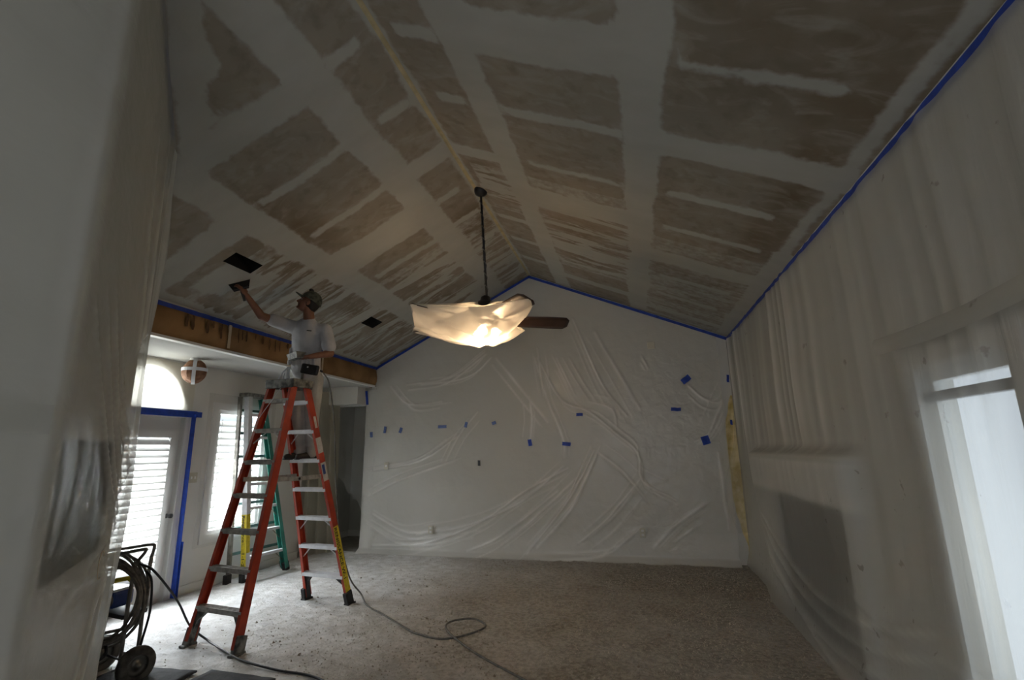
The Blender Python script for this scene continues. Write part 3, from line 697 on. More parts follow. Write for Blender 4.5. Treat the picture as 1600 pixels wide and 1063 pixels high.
at = fl.data.color_attributes.new('dirt', 'FLOAT_COLOR', 'POINT')
buf = []
for v_ in m.v:
    d = dirtv(v_.x, v_.y); buf += [d, d, d, 1]
at.data.foreach_set('color', buf)
tag(fl, 'dusty rumpled floor sheeting spread across the whole room', 'floor sheeting')
# scraped texture crumbs, uncountable
m = MB(); rr = random.Random(11)
for k in range(22000):
    x = rr.uniform(-4.2, XR-.1); y = 3.3+(YF-3.4)*rr.random()**.8
    if rr.random() > .12+.88*dirtv(x, y): continue
    s = rr.uniform(.004, .009)*(2.2 if rr.random() < .03 else 1); c = V((x, y, floor_h(x, y)+s*.25)); a = rr.uniform(0, 6.3)
    q = [V((math.cos(a)*s, math.sin(a)*s, -s*.4)), V((math.cos(a+2.1)*s, math.sin(a+2.1)*s, -s*.4)), V((math.cos(a+4.2)*s*.8, math.sin(a+4.2)*s*.8, -s*.4)), V((0, 0, s*.7))]
    m.add([c+p for p in q], [(0, 2, 1), (0, 1, 3), (1, 2, 3), (2, 0, 3)])
o = m.build('ceiling_scrapings', mat('texture_crumbs', (.42, .39, .34), .9, col2=(.24, .20, .155), noise_scale=3), None, fixn=False, origin=(-1.5, 5, 0))
tag(o, 'loose crumbs of scraped ceiling texture scattered on the floor sheeting', 'debris', kind='stuff')
# plastic lump lying at the far wall foot
# dark mats at the bottom edge of the view
for (x0, x1, y0, y1, lab, rz) in ((-3.9, -3.25, 2.6, 3.40, 'dark grey mat beside the cart wheel, nearer the near wall', .06), (-3.2, -2.62, 2.7, 3.44, 'dark grey mat lying in front of the orange ladder foot', -.05)):
    c = V(((x0+x1)/2, (y0+y1)/2, .03)); R_ = Matrix.Rotation(rz, 3, 'Z')
    m = MB()
    m.grid(lambda u, v: c+R_ @ V(((u-.5)*(x1-x0), (v-.5)*(y1-y0), .004*nz(u*7, v*7))), 14, 14)
    o = m.build('floor_mat', M_mat, None, smooth=True, fixn=False, origin=c); so = o.modifiers.new('t', 'SOLIDIFY'); so.thickness = .012; so.offset = 0
    tag(o, lab, 'mat')

# ------------------------------------------------------------------ blue tape
def tape_strip(name, pts, wdir, width, label, cat='tape', mat_=M_tape, nrm=None, jitter=.004):
    """ribbon following points, widened along wdir, with a little thickness"""
    P = []
    for i in range(len(pts)-1):
        a, b = V(pts[i]), V(pts[i+1]); n = max(2, int((b-a).length/.08))
        for k in range(n): P.append(a.lerp(b, k/n))
    P.append(V(pts[-1])); wd = V(wdir).normalized(); vs = []; fs = []
    for i, p in enumerate(P):
        j = jitter*nz(i*.7, width*50); k = jitter*nz(i*.9, 7)
        vs += [p+wd*(-width/2+j), p+wd*(width/2+k)]
    for i in range(len(P)-1): fs.append((2*i, 2*i+1, 2*i+3, 2*i+2))
    m = MB(); m.add(vs, fs); o = m.build(name, mat_, None, fixn=False, origin=V(pts[0]))
    so = o.modifiers.new('t', 'SOLIDIFY'); so.thickness = .0025; so.offset = 0
    return tag(o, label, cat)
gz = lambda x, d=.0: (ZM-(XM-x)*.5106 if x < XM else ZM-(x-XM)*.4285)-d
tape_strip('masking_tape', [(XS+.012, 1.2, ZS-.045), (XS+.012, YF-.02, ZS-.045)], (0, 0, 1), .045, 'long blue tape along left eave above the brown paper')
tape_strip('masking_tape', [(XS+.02, YF-.035, gz(XS+.02, .045)), (XM, YF-.035, gz(XM, .045))], (0, 0, 1), .05, 'blue tape rising from left eave to the gable peak')
tape_strip('masking_tape', [(XM, YF-.035, gz(XM, .045)), (XR-.02, YF-.035, gz(XR-.02, .045))], (0, 0, 1), .05, 'blue tape sloping from gable peak to right corner')
tape_strip('masking_tape', [(XR-.02, .4, ZR-.055), (XR-.02, 3.0, ZR-.06), (XR-.025, YF-.05, ZR-.05)], (0, 0, 1), .055, 'long blue tape along the right wall top', jitter=.012)
tape_strip('masking_tape', [A+nAB*.012+V((0, 0, ztopL(A.x)-.03)), A.lerp(B, .72)+nAB*.012+V((0, 0, ztopL(A.lerp(B, .72).x)-.03))], (0, 0, 1), .03, 'dark blue tape on top edge of the near angled wall')
dt = empty('masking_tape', (XL+.05, 4.96, 0), 'blue tape frame around the louvred glass door', 'tape')
MB().bar((XL+.045, 4.965, .02), (XL+.045, 4.955, 2.08), .004, .075, (1, 0, 0)).build('upright_strip', M_tape, dt)
MB().bar((XL+.050, 4.985, .02), (XL+.050, 4.98, .62), .004, .09, (1, 0, 0)).build('upright_strip', M_tape, dt)
MB().b2((XL+.042, 3.9, 2.045), (XL+.047, 5.0, 2.12)).build('top_strip', M_tape, dt)
MB().b2((XL+.044, 4.94, 2.05), (XL+.050, 5.07, 2.115)).build('end_strip', M_tape, dt)
tape_strip('masking_tape', [(-4.49, YF-.035, 2.64), (-4.46, YF-.035, 2.40)], (1, 0, 0), .045, 'short upright blue tape under the beam end')
# scraps on the far wall: x, z, length, height, rotation(deg), sunk, label
SCR = [(-4.33, 1.885, .05, .09, 5, 1, 'faint upright blue tape scrap nearest the hall opening'),
       (-4.08, 1.96, .045, .11, -8, 1, 'faint upright blue tape scrap, second from the hall opening'),
       (-3.79, 1.945, .05, .09, -20, 1, 'faint upright blue tape scrap, third from the hall opening'),
       (-3.05, 1.985, .15, .05, 0, 1, 'faint wide blue tape scrap on left half of far wall'),
       (-2.64, 2.005, .05, .09, -15, 1, 'faint small blue tape scrap just right of the wide faint one'),
       (-2.17, 2.02, .07, .05, 20, 1, 'faint purplish blue tape scrap below the fan lamp'),
       (-1.59, 1.70, .06, .10, 8, 0, 'bright upright blue tape scrap at middle of far wall'),
       (-1.02, 1.67, .13, .055, -6, 0, 'bright level blue tape scrap right of the middle upright one'),
       (-.80, 2.11, .10, .045, 0, 0, 'small level blue tape scrap above the two middle ones'),
       (.62, 2.14, .14, .05, -5, 0, 'level blue tape scrap on the right of far wall'),
       (.80, 2.575, .14, .085, 35, 0, 'tilted blue tape scrap, highest on the far wall'),
       (.99, 1.685, .11, .12, 15, 0, 'largest bright blue tape scrap near the right corner'),
       (1.38, 2.56, .035, .11, -5, 0, 'thin curled blue tape scrap by the far right corner'),
       (1.36, 1.93, .03, .07, 0, 0, 'tiny blue tape scrap on the yellow corner strip'),
       (-2.42, 1.40, .045, .085, 0, 2, 'small dark upright scrap low on left of far wall')]
for x, z, a, b, r_, sunk, lab in SCR:
    R_ = Matrix.Rotation(-math.radians(r_), 3, 'Y'); m = MB()
    c = V((x, YF-(.088 if not sunk else .084), z))
    m.grid(lambda u, v: c+R_ @ V(((u-.5)*a+.004*nz(v*5, x), -.004*math.sin(u*5+x), (v-.5)*b+.006*nz(u*6, x))), 6, 4)
    o = m.build('tape_scrap', M_tapef if sunk == 1 else (M_dkm if sunk == 2 else M_tape), None, fixn=False, origin=c)
    so = o.modifiers.new('t', 'SOLIDIFY'); so.thickness = .002
    tag(o, lab, 'tape')
# wall plates
def plate(name, loc, w_, h_, axis, lab, kindn, slots):
    t = empty(name, loc, lab, kindn); c = V(loc)
    if axis == 'y':
        MB().box(c+V((0, -.004, 0)), (w_, .008, h_)).build('cover_plate', M_plate, t, bevel=.003)
        for dz in slots: MB().box(c+V((0, -.0095, dz)), (w_*.45, .004, h_*.25)).build('socket' if len(slots) > 1 else 'toggle', M_white, t, bevel=.001)
    else:
        MB().box(c+V((.004, 0, 0)), (.008, w_, h_)).build('cover_plate', M_plate, t, bevel=.003)
        for dz in slots: MB().box(c+V((.0095, dz, 0)), (.006, .02, h_*.25)).build('toggle', M_white, t, bevel=.001)
plate('outlet', (-3.22, YF-.086, .385), .08, .125, 'y', 'beige outlet low on far wall, nearest the hall', 'outlet', (-.028, .028))
plate('outlet', (-1.17, YF-.03, .40), .075, .12, 'y', 'faint outlet low on far wall under film, middle one', 'outlet', (-.028, .028))
plate('outlet', (.02, YF-.088, .41), .08, .125, 'y', 'beige outlet low on far wall, nearest right corner', 'outlet', (-.028, .028))
plate('wall_switch', (-4.03, YF-.078, 1.37), .08, .12, 'y', 'pale switch plate at left of far wall under the tape scraps', 'switch', (0,))
plate('wall_switch', (XL, 5.09, 1.33), .12, .12, 'x', 'beige double switch plate between the door and shuttered window', 'switch', (-.025, .025))
plate('junction_cover', (.34, YF-.05, 3.13), .11, .11, 'y', 'round brownish cover high on right of far wall', 'cover', ())

# ------------------------------------------------------------------ paper-wrapped beam
bp = empty('masking_paper', (XS, 5, 2.7), 'brown masking paper band wrapped along the left beam', 'masking paper')
def paperpart(y0, y1, zt, zb, k):
    m = MB()
    def fn(u, v):
        y = y0+(y1-y0)*u; z = zb+(zt-zb)*v
        bulge = .035*math.sin(math.pi*v)**.7+.012*fbm(y*3, z*8, k)+.010*math.sin(y*30+3*nz(y*4, k))*sst(2.85, 2.98, z)*.5
        return V((XS+.004+bulge, y, z+.008*nz(y*2, k)))
    m.grid(fn, int((y1-y0)/.03), 10)
    return m.build('paper_sheet', M_paper, bp, smooth=True, fixn=False)
paperpart(2.6, 4.40, 3.01, 2.73, 1); paperpart(4.40, 6.1, 3.01, 2.73, 2); paperpart(6.1, YF-.06, 3.01, 2.72, 3)
# rounded gathered end under the beam
m = MB(); m.grid(lambda u, v: V((XS+.03-.10*math.sin(v*1.6)-.01*nz(u*4, v*4), YF-.45+.42*u, 2.80-.12*v*(.4+.6*u)+.01*nz(u*5, v*3))), 14, 10)
m.build('gathered_end', M_paper, bp, smooth=True, fixn=False)
for y in (4.40, 6.1): MB().b2((XS+.046, y-.018, 2.74), (XS+.052, y+.018, 3.0)).build('seam_tape', M_seam, bp)
rr = random.Random(5); k = 0
for y in (3.85, 3.92, 4.1, 4.17, 4.28, 4.52, 4.58, 4.64, 4.78, 4.9, 5.02, 5.12, 5.2, 5.34):
    L_ = rr.uniform(.07, .17); wd = rr.uniform(.016, .045); m = MB()
    m.grid(lambda u, v: V((XS+.052+.003*v, y+(u-.5)*wd*(.5+.5*math.sin(math.pi*v))+.012*nz(v*3, y*9), 2.985-L_*v)), 2, 6)
    m.build('damp_run', M_stain, bp, fixn=False)
tag(MB().b2((XS-.05, 3.0, 2.696), (XS+.028, YF-.1, 2.722)).build('edge_strip', M_white, None, origin=(XS, 5, 2.7)), 'thin white strip under the brown paper band', 'trim')

# paper-wrapped light under the soffit
g = empty('wrapped_light', (-4.92, 4.62, 2.70), 'round light wrapped in brown paper and white tape near arched window', 'light')
gc = V((-4.92, 4.62, 2.545)); m = MB(); n1, n2 = 18, 12
def gl(u, v):
    a = 2*math.pi*u; b = math.pi*v; r_ = .125*(1+.10*nz(math.cos(a)*2, math.sin(a)*2, v*4)); return gc+V((r_*math.sin(b)*math.cos(a), r_*math.sin(b)*math.sin(a), r_*1.12*math.cos(b)))
m.grid(gl, n1, n2); m.build('paper_wrap', mat('crumpled_paper', (.33, .17, .09), .8, col2=(.20, .09, .045), noise_scale=14, bump=.8, bscale=14), g, fixn=False)
for ax in (0, 1):
    m = MB()
    def st(u, v):
        a = 2*math.pi*u; off = (v-.5)*.038
        p = V((math.cos(a)*.133, off, math.sin(a)*.148)) if ax == 0 else V((math.cos(a)*.133, math.sin(a)*.133, off+.02))
        if ax == 0: p.rotate(Matrix.Rotation(-.8, 3, 'Z'))
        return gc+p
    m.grid(st, 28, 1); m.build('tape_band', M_rag, g, fixn=False)
MB().lathe([(.06, .155), (.06, .13), (.03, .12)], gc).build('mount', M_white, g)

# ------------------------------------------------------------------ text helper
def text_mesh(name, body, size, origin, xdir, ydir, parent, mat_, sx=1.0, jitter=0):
    cu = bpy.data.curves.new(name, 'FONT'); cu.body = body; cu.size = size; cu.extrude = .0006; cu.align_x = 'LEFT'; cu.offset = size*.012
    o = bpy.data.objects.new(name, cu); COL.objects.link(o)
    bpy.context.view_layer.update()
    me = bpy.data.meshes.new_from_object(o.evaluated_get(bpy.context.evaluated_depsgraph_get()))
    bpy.data.objects.remove(o); bpy.data.curves.remove(cu)
    x = V(xdir).normalized(); y = V(ydir); y = (y-x*y.dot(x)).normalized(); z = x.cross(y); o_ = wpos(parent)
    for v in me.vertices:
        v.co = V(origin)+x*(v.co.x*sx)+y*v.co.y+z*v.co.z-o_
    me.materials.clear(); me.materials.append(mat_); me.name = name
    t = bpy.data.objects.new(name, me); COL.objects.link(t); t.parent = parent
    return t

# ------------------------------------------------------------------ orange twin step ladder
def channel(m, a, b, wdir, ddir, web, fl, t=.006):
    """C-section rail: web lies along ddir, flanges stick out along wdir"""
    a = V(a); b = V(b); w_ = V(wdir).normalized(); d_ = V(ddir).normalized(); ax = (b-a).normalized(); d_ = (d_-ax*d_.dot(ax)).normalized(); w_ = (w_-ax*w_.dot(ax)-d_*w_.dot(d_)).normalized()
    def bx(c, hw, hd):
        vs = [p+w_*(c[0]+sx*hw)+d_*(c[1]+sd*hd) for p in (a, b) for sx, sd in ((-1, -1), (1, -1), (1, 1), (-1, 1))]
        m.add(vs, [(3, 2, 1, 0), (4, 5, 6, 7), (0, 1, 5, 4), (1, 2, 6, 5), (2, 3, 7, 6), (3, 0, 4, 7)])
    bx((0, 0), t/2, web/2); bx((fl/2, web/2-t/2), fl/2, t/2); bx((fl/2, -web/2+t/2), fl/2, t/2)
lad = empty('step_ladder', (-3.46, 4.5, 0), 'tall open orange twin step ladder that the worker stands on', 'ladder')
FT = {'a': (V((-3.82, 3.86, 0)), V((-3.245, 3.77, 0))), 'b': (V((-3.67, 5.25, 0)), V((-3.085, 5.17, 0)))}
TOPC = V((-3.53, 4.50, 2.30)); wv_ = V((.992, -.12, 0)); uv_ = V((.12, .992, 0))
RT = {'a': (TOPC-wv_*.16-uv_*.09, TOPC+wv_*.16-uv_*.09), 'b': (TOPC-wv_*.16+uv_*.09, TOPC+wv_*.16+uv_*.09)}
for side in 'ab':
    sgn = -1 if side == 'a' else 1
    for k in (0, 1):
        a = FT[side][k]+V((0, 0, .05)); b = RT[side][k]; m = MB()
        channel(m, a, b, wv_*(1 if k == 0 else -1), uv_, .078, .030)
        m.build('rail', M_org, lad)
        # boot
        m = MB(); d = (b-a).normalized(); f0 = FT[side][k]
        m.bar(f0+V((0, 0, .006)), f0+d*.15, .048, .10, uv_)
        m.bar(f0+V((0, sgn*.0, .003)), f0+V((0, 0, .03)), .065, .125, uv_)
        ft = m.build('foot', M_rub if side == 'b' else M_dust, lad, bevel=.006)
        # corner gusset under lowest step
        inn = wv_*(1 if k == 0 else -1); z1 = .30
        pr = a.lerp(b, (z1-.05)/(b.z-.05)); pl_ = a.lerp(b, (.12-.05)/(b.z-.05))
        m = MB(); q = [pr+inn*.02, pr+inn*.14, pr+inn*.10-V((0, 0, .035)), pl_.lerp(pr, .5)+inn*.045, pl_+inn*.03, pl_+inn*.0]
        vs = [p-uv_*.02 for p in q]+[p+uv_*.02 for p in q]; n = len(q)
        m.add(vs, [tuple(range(n))[::-1], tuple(range(n, 2*n))]+[(i, (i+1) % n, n+(i+1) % n, n+i) for i in range(n)])
        m.build('corner_brace', M_rub if side == 'b' else M_dust, lad)
    for i in range(1, 8):
        z = .305*i; t = (z-.05)/(TOPC.z-.05)
        p0 = (FT[side][0]+V((0, 0, .05))).lerp(RT[side][0], t); p1 = (FT[side][1]+V((0, 0, .05))).lerp(RT[side][1], t)
        m = MB(); ii = (p1-p0).normalized(); p0 = p0+ii*.004; p1 = p1-ii*.004
        m.bar(p0+V((0, 0, .012)), p1+V((0, 0, .012)), .082, .006, uv_.cross(ii))
        R_ = Matrix((ii, uv_, V((0, 0, 1)))).transposed()
        m = MB(); L_ = (p1-p0).length; c = (p0+p1)/2
        m.box(c+V((0, 0, .010)), (L_, .085, .005), R_).box(c+uv_*.040-V((0, 0, .008)), (L_, .005, .038), R_).box(c-uv_*.040-V((0, 0, .008)), (L_, .005, .038), R_)
        for q in (-.025, 0, .025): m.box(c+uv_*q+V((0, 0, .0145)), (L_, .004, .004), R_)
        st_ = m.build('step', M_alu if side == 'b' else M_aludirty, lad)
        if i in (2, 3, 6) and (side == 'b' or i == 6):
            for e, pp in ((1, p0), (-1, p1)):
                t2 = (z-.13-.05)/(TOPC.z-.05); pq = (FT[side][0 if e == 1 else 1]+V((0, 0, .05))).lerp(RT[side][0 if e == 1 else 1], t2)
                MB().bar(pp+ii*e*.13-V((0, 0, .02))+uv_*.0, pq+ii*e*.01, .012, .004, uv_).build('step_brace', M_alu, lad)
# cap
R_ = Matrix((wv_, uv_, V((0, 0, 1)))).transposed()
m = MB(); c = TOPC
m.box(c+V((0, 0, .045)), (.38, .29, .022), R_).box(c+V((0, 0, .01))+wv_*.178, (.025, .28, .075), R_).box(c+V((0, 0, .01))-wv_*.178, (.025, .28, .075), R_)
m.box(c+V((0, 0, .005))+uv_*.135, (.37, .018, .085), R_).box(c+V((0, 0, .005))-uv_*.135, (.37, .018, .085), R_)
m.build('top_cap', M_dust, lad, bevel=.008)
for e in (-.10, .10): MB().box(c+V((0, 0, .0575))+wv_*e, (.10, .22, .006), R_).build('tool_tray', M_rub, lad, bevel=.003)
# spreader bars
for k in (0, 1):
    z = 1.36; t = (z-.05)/(TOPC.z-.05)
    pa = (FT['a'][k]+V((0, 0, .05))).lerp(RT['a'][k], t); pb = (FT['b'][k]+V((0, 0, .05))).lerp(RT['b'][k], t)
    s_ = wv_*(.03 if k == 0 else -.03); mid = (pa+pb)/2+s_-V((0, 0, .01))
    MB().bar(pa+s_, mid, .008, .042, (0, 0, 1)).build('spreader', M_aludirty, lad); MB().bar(mid+wv_*.007, pb+s_+wv_*.007, .008, .042, (0, 0, 1)).build('spreader', M_aludirty, lad)
    MB().lathe([(0, -.012), (.012, -.012), (.012, .012), (0, .012)], mid, wv_).build('spreader_hinge', M_dkm, lad)
# labels on right rear rail (outer face) and lettering
a = FT['b'][1]+V((0, 0, .05)); b = RT['b'][1]; ax = (b-a).normalized()
# face of the rail turned to the camera: flange at -uv side
fn = (-uv_-ax*(-uv_).dot(ax)).normalized(); ws = ax.cross(fn).normalized(); ws = ws if ws.dot(wv_) > 0 else -ws
outn = (wv_-ax*wv_.dot(ax)).normalized(); din = (uv_-ax*uv_.dot(ax)).normalized()
def rail_pt(z, out=.005, dd=0.): return a+ax*((z-a.z)/ax.z)+outn*out+din*dd
def rail_label(z0, z1, mat_, nm, wd=.06):
    m = MB(); p, q = rail_pt(z0, .0), rail_pt(z1, .0)
    a_, b_ = (.040, .035) if wd > .05 else (.012, .022)
    f2 = [p+fn*a_+outn*.0045, p-fn*b_+outn*.0045, q-fn*b_+outn*.0045, q+fn*a_+outn*.0045]
    m.add(f2, [(0, 1, 2, 3)])
    o = m.build(nm, mat_, lad, fixn=False); so = o.modifiers.new('t', 'SOLIDIFY'); so.thickness = .0015; so.offset = 0
    return o
yl = rail_label(.15, .83, M_lab, 'yellow_label'); yl['label'] = 'yellow label with black hand lettering'
text_mesh('lettering', 'RENISSANCE W-1', .058, rail_pt(.82, .0)+outn*.0062+fn*.032, -ax, -fn*-1 if False else fn*-1, yl, M_ink, 1.25)
wl = rail_label(1.31, 1.50, M_labw, 'white_label'); MB().add([rail_pt(1.38, .0065)+fn*.03, rail_pt(1.38, .0065)-fn*.01, rail_pt(1.48, .0065)-fn*.01, rail_pt(1.48, .0065)+fn*.03], [(0, 1, 2, 3)]).build('printed_block', M_blue, wl, fixn=False)
rail_label(1.60, 1.76, M_labw, 'safety_label'); rail_label(1.86, 1.98, M_labw, 'safety_label', .03)

# thin cord hanging from the cap across the front of the ladder
m = MB(); m.tube(catmull([(-3.50, 4.40, 2.34), (-3.58, 4.33, 2.15), (-3.72, 4.30, 1.92), (-3.83, 4.33, 1.66)], 6), .004, 6)
tag(m.build('thin_cord', M_rag, None, smooth=True, origin=(-3.5, 4.4, 2.34)), 'thin pale cord hanging down from the ladder cap', 'cord')

# ------------------------------------------------------------------ green closed ladder leaning at the window
gl_ = empty('step_ladder', (-5.02, 6.15, 0), 'folded green step ladder leaning upright against the shuttered window', 'ladder')
ga, gb = V((-4.95, 5.74, 0)), V((-4.86, 6.44, 0)); gta, gtb = V((-5.10, 5.66, 2.36)), V((-5.10, 5.98, 2.36))
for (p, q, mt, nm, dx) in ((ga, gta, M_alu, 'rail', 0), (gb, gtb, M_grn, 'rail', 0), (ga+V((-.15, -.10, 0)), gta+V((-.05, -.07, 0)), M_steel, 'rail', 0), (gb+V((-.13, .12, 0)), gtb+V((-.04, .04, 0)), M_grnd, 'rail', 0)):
    m = MB(); channel(m, p+V((0, 0, .05)), q, V((0, 1 if p.y < 6 else -1, 0)), V((1, 0, 0)), .075 if mt in (M_alu, M_grn) else .05, .03 if mt in (M_grnd, M_steel) else .065)
    m.build(nm, mt, gl_)
    MB().bar(p+V((0, 0, .004)), p.lerp(q, .05), .06, .085, (0, 1, 0)).build('foot', M_rub, gl_, bevel=.006)
for i in range(1, 8):
    z = .305*i; t = z/2.36
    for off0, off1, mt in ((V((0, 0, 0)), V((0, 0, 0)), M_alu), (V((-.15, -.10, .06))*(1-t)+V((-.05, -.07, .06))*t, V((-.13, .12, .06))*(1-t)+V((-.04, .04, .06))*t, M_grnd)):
        p = ga.lerp(gta, t)+off0; q = gb.lerp(gtb, t)+off1
        m = MB(); m.bar(p, q, .07, .006, (0, 0, 1) if False else (1, 0, 0)); 
        m = MB(); d = (q-p).normalized(); R_ = Matrix((d, d.cross(V((0, 0, 1))).normalized(), V((0, 0, 1)))).transposed()
        m.box((p+q)/2, ((q-p).length, .07 if mt is M_alu else .02, .006), R_).box((p+q)/2+R_ @ V((0, .033 if mt is M_alu else .008, -.014)), ((q-p).length, .005, .034), R_).box((p+q)/2+R_ @ V((0, -.033 if mt is M_alu else -.008, -.014)), ((q-p).length, .005, .034), R_)
        m.build('step', mt, gl_)
        if mt is M_alu and i in (1, 2, 3):
            for s_, e in ((p, d), (q, -d)): MB().bar(s_+e*.14-V((0, 0, .03)), s_-V((0, 0, .15)), .012, .005, (1, 0, 0)).build('step_brace', M_steel, gl_)
m = MB(); m.box((gta+gtb)/2+V((-.01, 0, .03)), (.15, .42, .05)); m.build('top_cap', M_dust, gl_, bevel=.008)
d = (gta-ga).normalized(); side = V((1, 0, 0)); side = (side-d*side.dot(d)).normalized(); fr = d.cross(side).normalized()
fr = fr if fr.dot(V((.3, -1, 0))) > 0 else -fr
def gpt(z, s_): return ga+d*(z/d.z)+fr*s_
m = MB(); z0, z1 = .12, .83
c0 = ga+d*(z0/d.z); c1 = ga+d*(z1/d.z)
m.add([c0+side*.0395+fr*(-.0-.062), c0+side*.0395+fr*.002, c1+side*.0395+fr*.002, c1+side*.0395-fr*.062], [(0, 1, 2, 3)])
m.add([c0+side*.038+fr*.0045, c0-side*.035+fr*.0045, c1-side*.035+fr*.0045, c1+side*.038+fr*.0045], [(0, 1, 2, 3)])
gy = m.build('yellow_label', M_lab, gl_, fixn=False); so = gy.modifiers.new('t', 'SOLIDIFY'); so.thickness = .0015; so.offset = 0
gy['label'] = 'yellow label with black handwriting'
text_mesh('lettering', 'Renaissance', .056, c1+fr*.0065-side*.022-d*.012, -d, side, gy, M_ink, 1.22)
text_mesh('lettering', '1-1-2', .056, c1+fr*.0065-side*.022-d*.46, -d, side, gy, M_ink, 1.45)

# ------------------------------------------------------------------ ceiling fan with film bag
hub = V((-1.47, 4.9, 2.98)); canp = cpt('R', .06, 4.82)
fan = empty('ceiling_fan', canp, 'five-bladed fan hanging on a long rod from the ridge, lamp lit', 'ceiling fan')
MB().lathe([(.075, .02), (.075, -.02), (.065, -.05), (.03, -.075), (0, -.08)], canp+V((0, 0, 0))).build('canopy', M_dkm, fan, smooth=True)
m = MB(); m.tube([canp+V((0, 0, -.05)), hub+V((.02, -.02, .22))], .013, 10); m.build('downrod', M_dkm, fan, smooth=True)
m = MB(); n_ = 60; P0, P1 = canp+V((.0, 0, -.06)), hub+V((.02, -.02, .24))
m.tube([P0.lerp(P1, k/n_)+V((math.cos(k*.9)*.017, math.sin(k*.9)*.017, 0)) for k in range(n_+1)], .0045, 5); m.build('wrapped_wire', M_ghose, fan, smooth=True)
MB().lathe([(.02, .26), (.05, .24), (.06, .20), (.11, .17), (.155, .12), (.16, .05), (.13, .0), (.08, -.03), (0, -.03)], hub, n=24).build('motor_housing', M_dkm, fan, smooth=True)
TIPS = []
for k in range(5):
    a = math.radians(24+72*k); d = V((math.cos(a), math.sin(a), 0)); sd = V((-d.y, d.x, 0)); R = .92
    m = MB()
    def blade(u, v):
        r_ = .26+(R-.26)*u; wd = .075+.018*math.sin(u*2.2); e = 1-max(0, (u-.93)/.07)**2*.45
        c = (v-.5)*2*wd*e; return hub+d*r_+sd*c+V((0, 0, -.02-c*.42-.004*u))
    m.grid(blade, 16, 4); b_ = m.build('blade', M_brown, fan, smooth=True, fixn=False)
    so = b_.modifiers.new('t', 'SOLIDIFY'); so.thickness = .008
    MB().bar(hub+d*.12+V((0, 0, .0)), hub+d*.32+V((0, 0, -.012)), .05, .008, (0, 0, 1)).build('blade_bracket', M_dkm, b_)
    TIPS.append((a, R))
lk = MB().lathe([(0, -.03), (.07, -.03), (.075, -.06), (.05, -.08), (0, -.085)], hub).build('light_kit', M_dkm, fan, smooth=True)
for k in range(3):
    a = 2*math.pi*k/3+.5; d = V((math.cos(a), math.sin(a), 0)); c = hub+d*.10+V((0, 0, -.13))
    sh = MB().lathe([(.018, .03), (.03, .02), (.045, -.01), (.058, -.045)], c, V((-.5*d.x, -.5*d.y, 1)), 16).build('lamp_shade', plastic('frosted_shade', .2, (.9, .85, .75), .8), lk, smooth=True)
for k in range(3):
    a = 2*math.pi*k/3+.5; d = V((math.cos(a), math.sin(a), 0)); c = hub+d*.115+V((0, 0, -.155))
    MB().lathe([(0, .04), (.014, .03), (.026, 0), (.026, -.012), (.016, -.03), (0, -.034)], c, n=14).build('bulb', M_bulb, lk, smooth=True)
pl = bpy.data.lights.new('fan_lamp', 'POINT'); pl.energy = 13; pl.color = (1, .68, .38); pl.shadow_soft_size = .06
po = bpy.data.objects.new('fan_lamp', pl); COL.objects.link(po); po.location = hub+V((0, 0, -.20))
# bag
def rimR(th):
    best = 0; th = th % (2*math.pi)
    # polygon through blade tips 1..4 and a waist by blade 0
    K = [(math.radians(24+72*1+6), .93), (math.radians(24+72*2), .97), (math.radians(24+72*3), .97), (math.radians(24+72*4+4), .96), (math.radians(24+72*4+40), .45), (math.radians(24+72*5), .34), (math.radians(24+72*5+34), .62), (math.radians(24+72*6+6), .93)]
    t_ = th if th >= K[0][0] else th+2*math.pi
    for i in range(len(K)-1):
        a0, r0 = K[i]; a1, r1 = K[i+1]
        if a0 <= t_ <= a1:
            p0 = V((math.cos(a0)*r0, math.sin(a0)*r0, 0)); p1 = V((math.cos(a1)*r1, math.sin(a1)*r1, 0)); d = V((math.cos(t_), math.sin(t_), 0))
            e = p1-p0; den = d.x*e.y-d.y*e.x
            r_ = (p0.x*e.y-p0.y*e.x)/den if abs(den) > 1e-6 else r0
            m_ = math.sin(math.pi*(t_-a0)/(a1-a0)); return r_*(1-.04*m_), m_
    return .5, 0
m = MB()
def bagb(u, v):
    th = 2*math.pi*u; r1, md = rimR(th); rr_ = r1*v
    zr = -.03-.05*md; dep = .235 if True else 0
    z = zr-(dep-(.02))*(1-v**1.7)*1.0+.022*math.sin(th*11+2*nz(th, 0))*v*(1-v)*2+.03*fbm(math.cos(th)*3*v, math.sin(th)*3*v, 4)
    return hub+V((math.cos(th)*rr_, math.sin(th)*rr_, z))
m.grid(bagb, 110, 22)
def bagt(u, v):
    th = 2*math.pi*u; r1, md = rimR(th); rr_ = .10+(r1-.10)*v
    zr = -.03-.05*md; z = zr+(.17*(1-v)**1.5+.035)*(1 if v < 1 else 0)*(1-v**6)+.02*fbm(math.cos(th)*4*v, math.sin(th)*4*v, 9)*(1-v)
    return hub+V((math.cos(th)*rr_, math.sin(th)*rr_, z))
m.grid(bagt, 110, 14)
tag(m.build('plastic_cover', M_bag, None, smooth=True, fixn=False, origin=hub), 'translucent film bag wrapped round four fan blades and glowing lamp', 'plastic sheet')

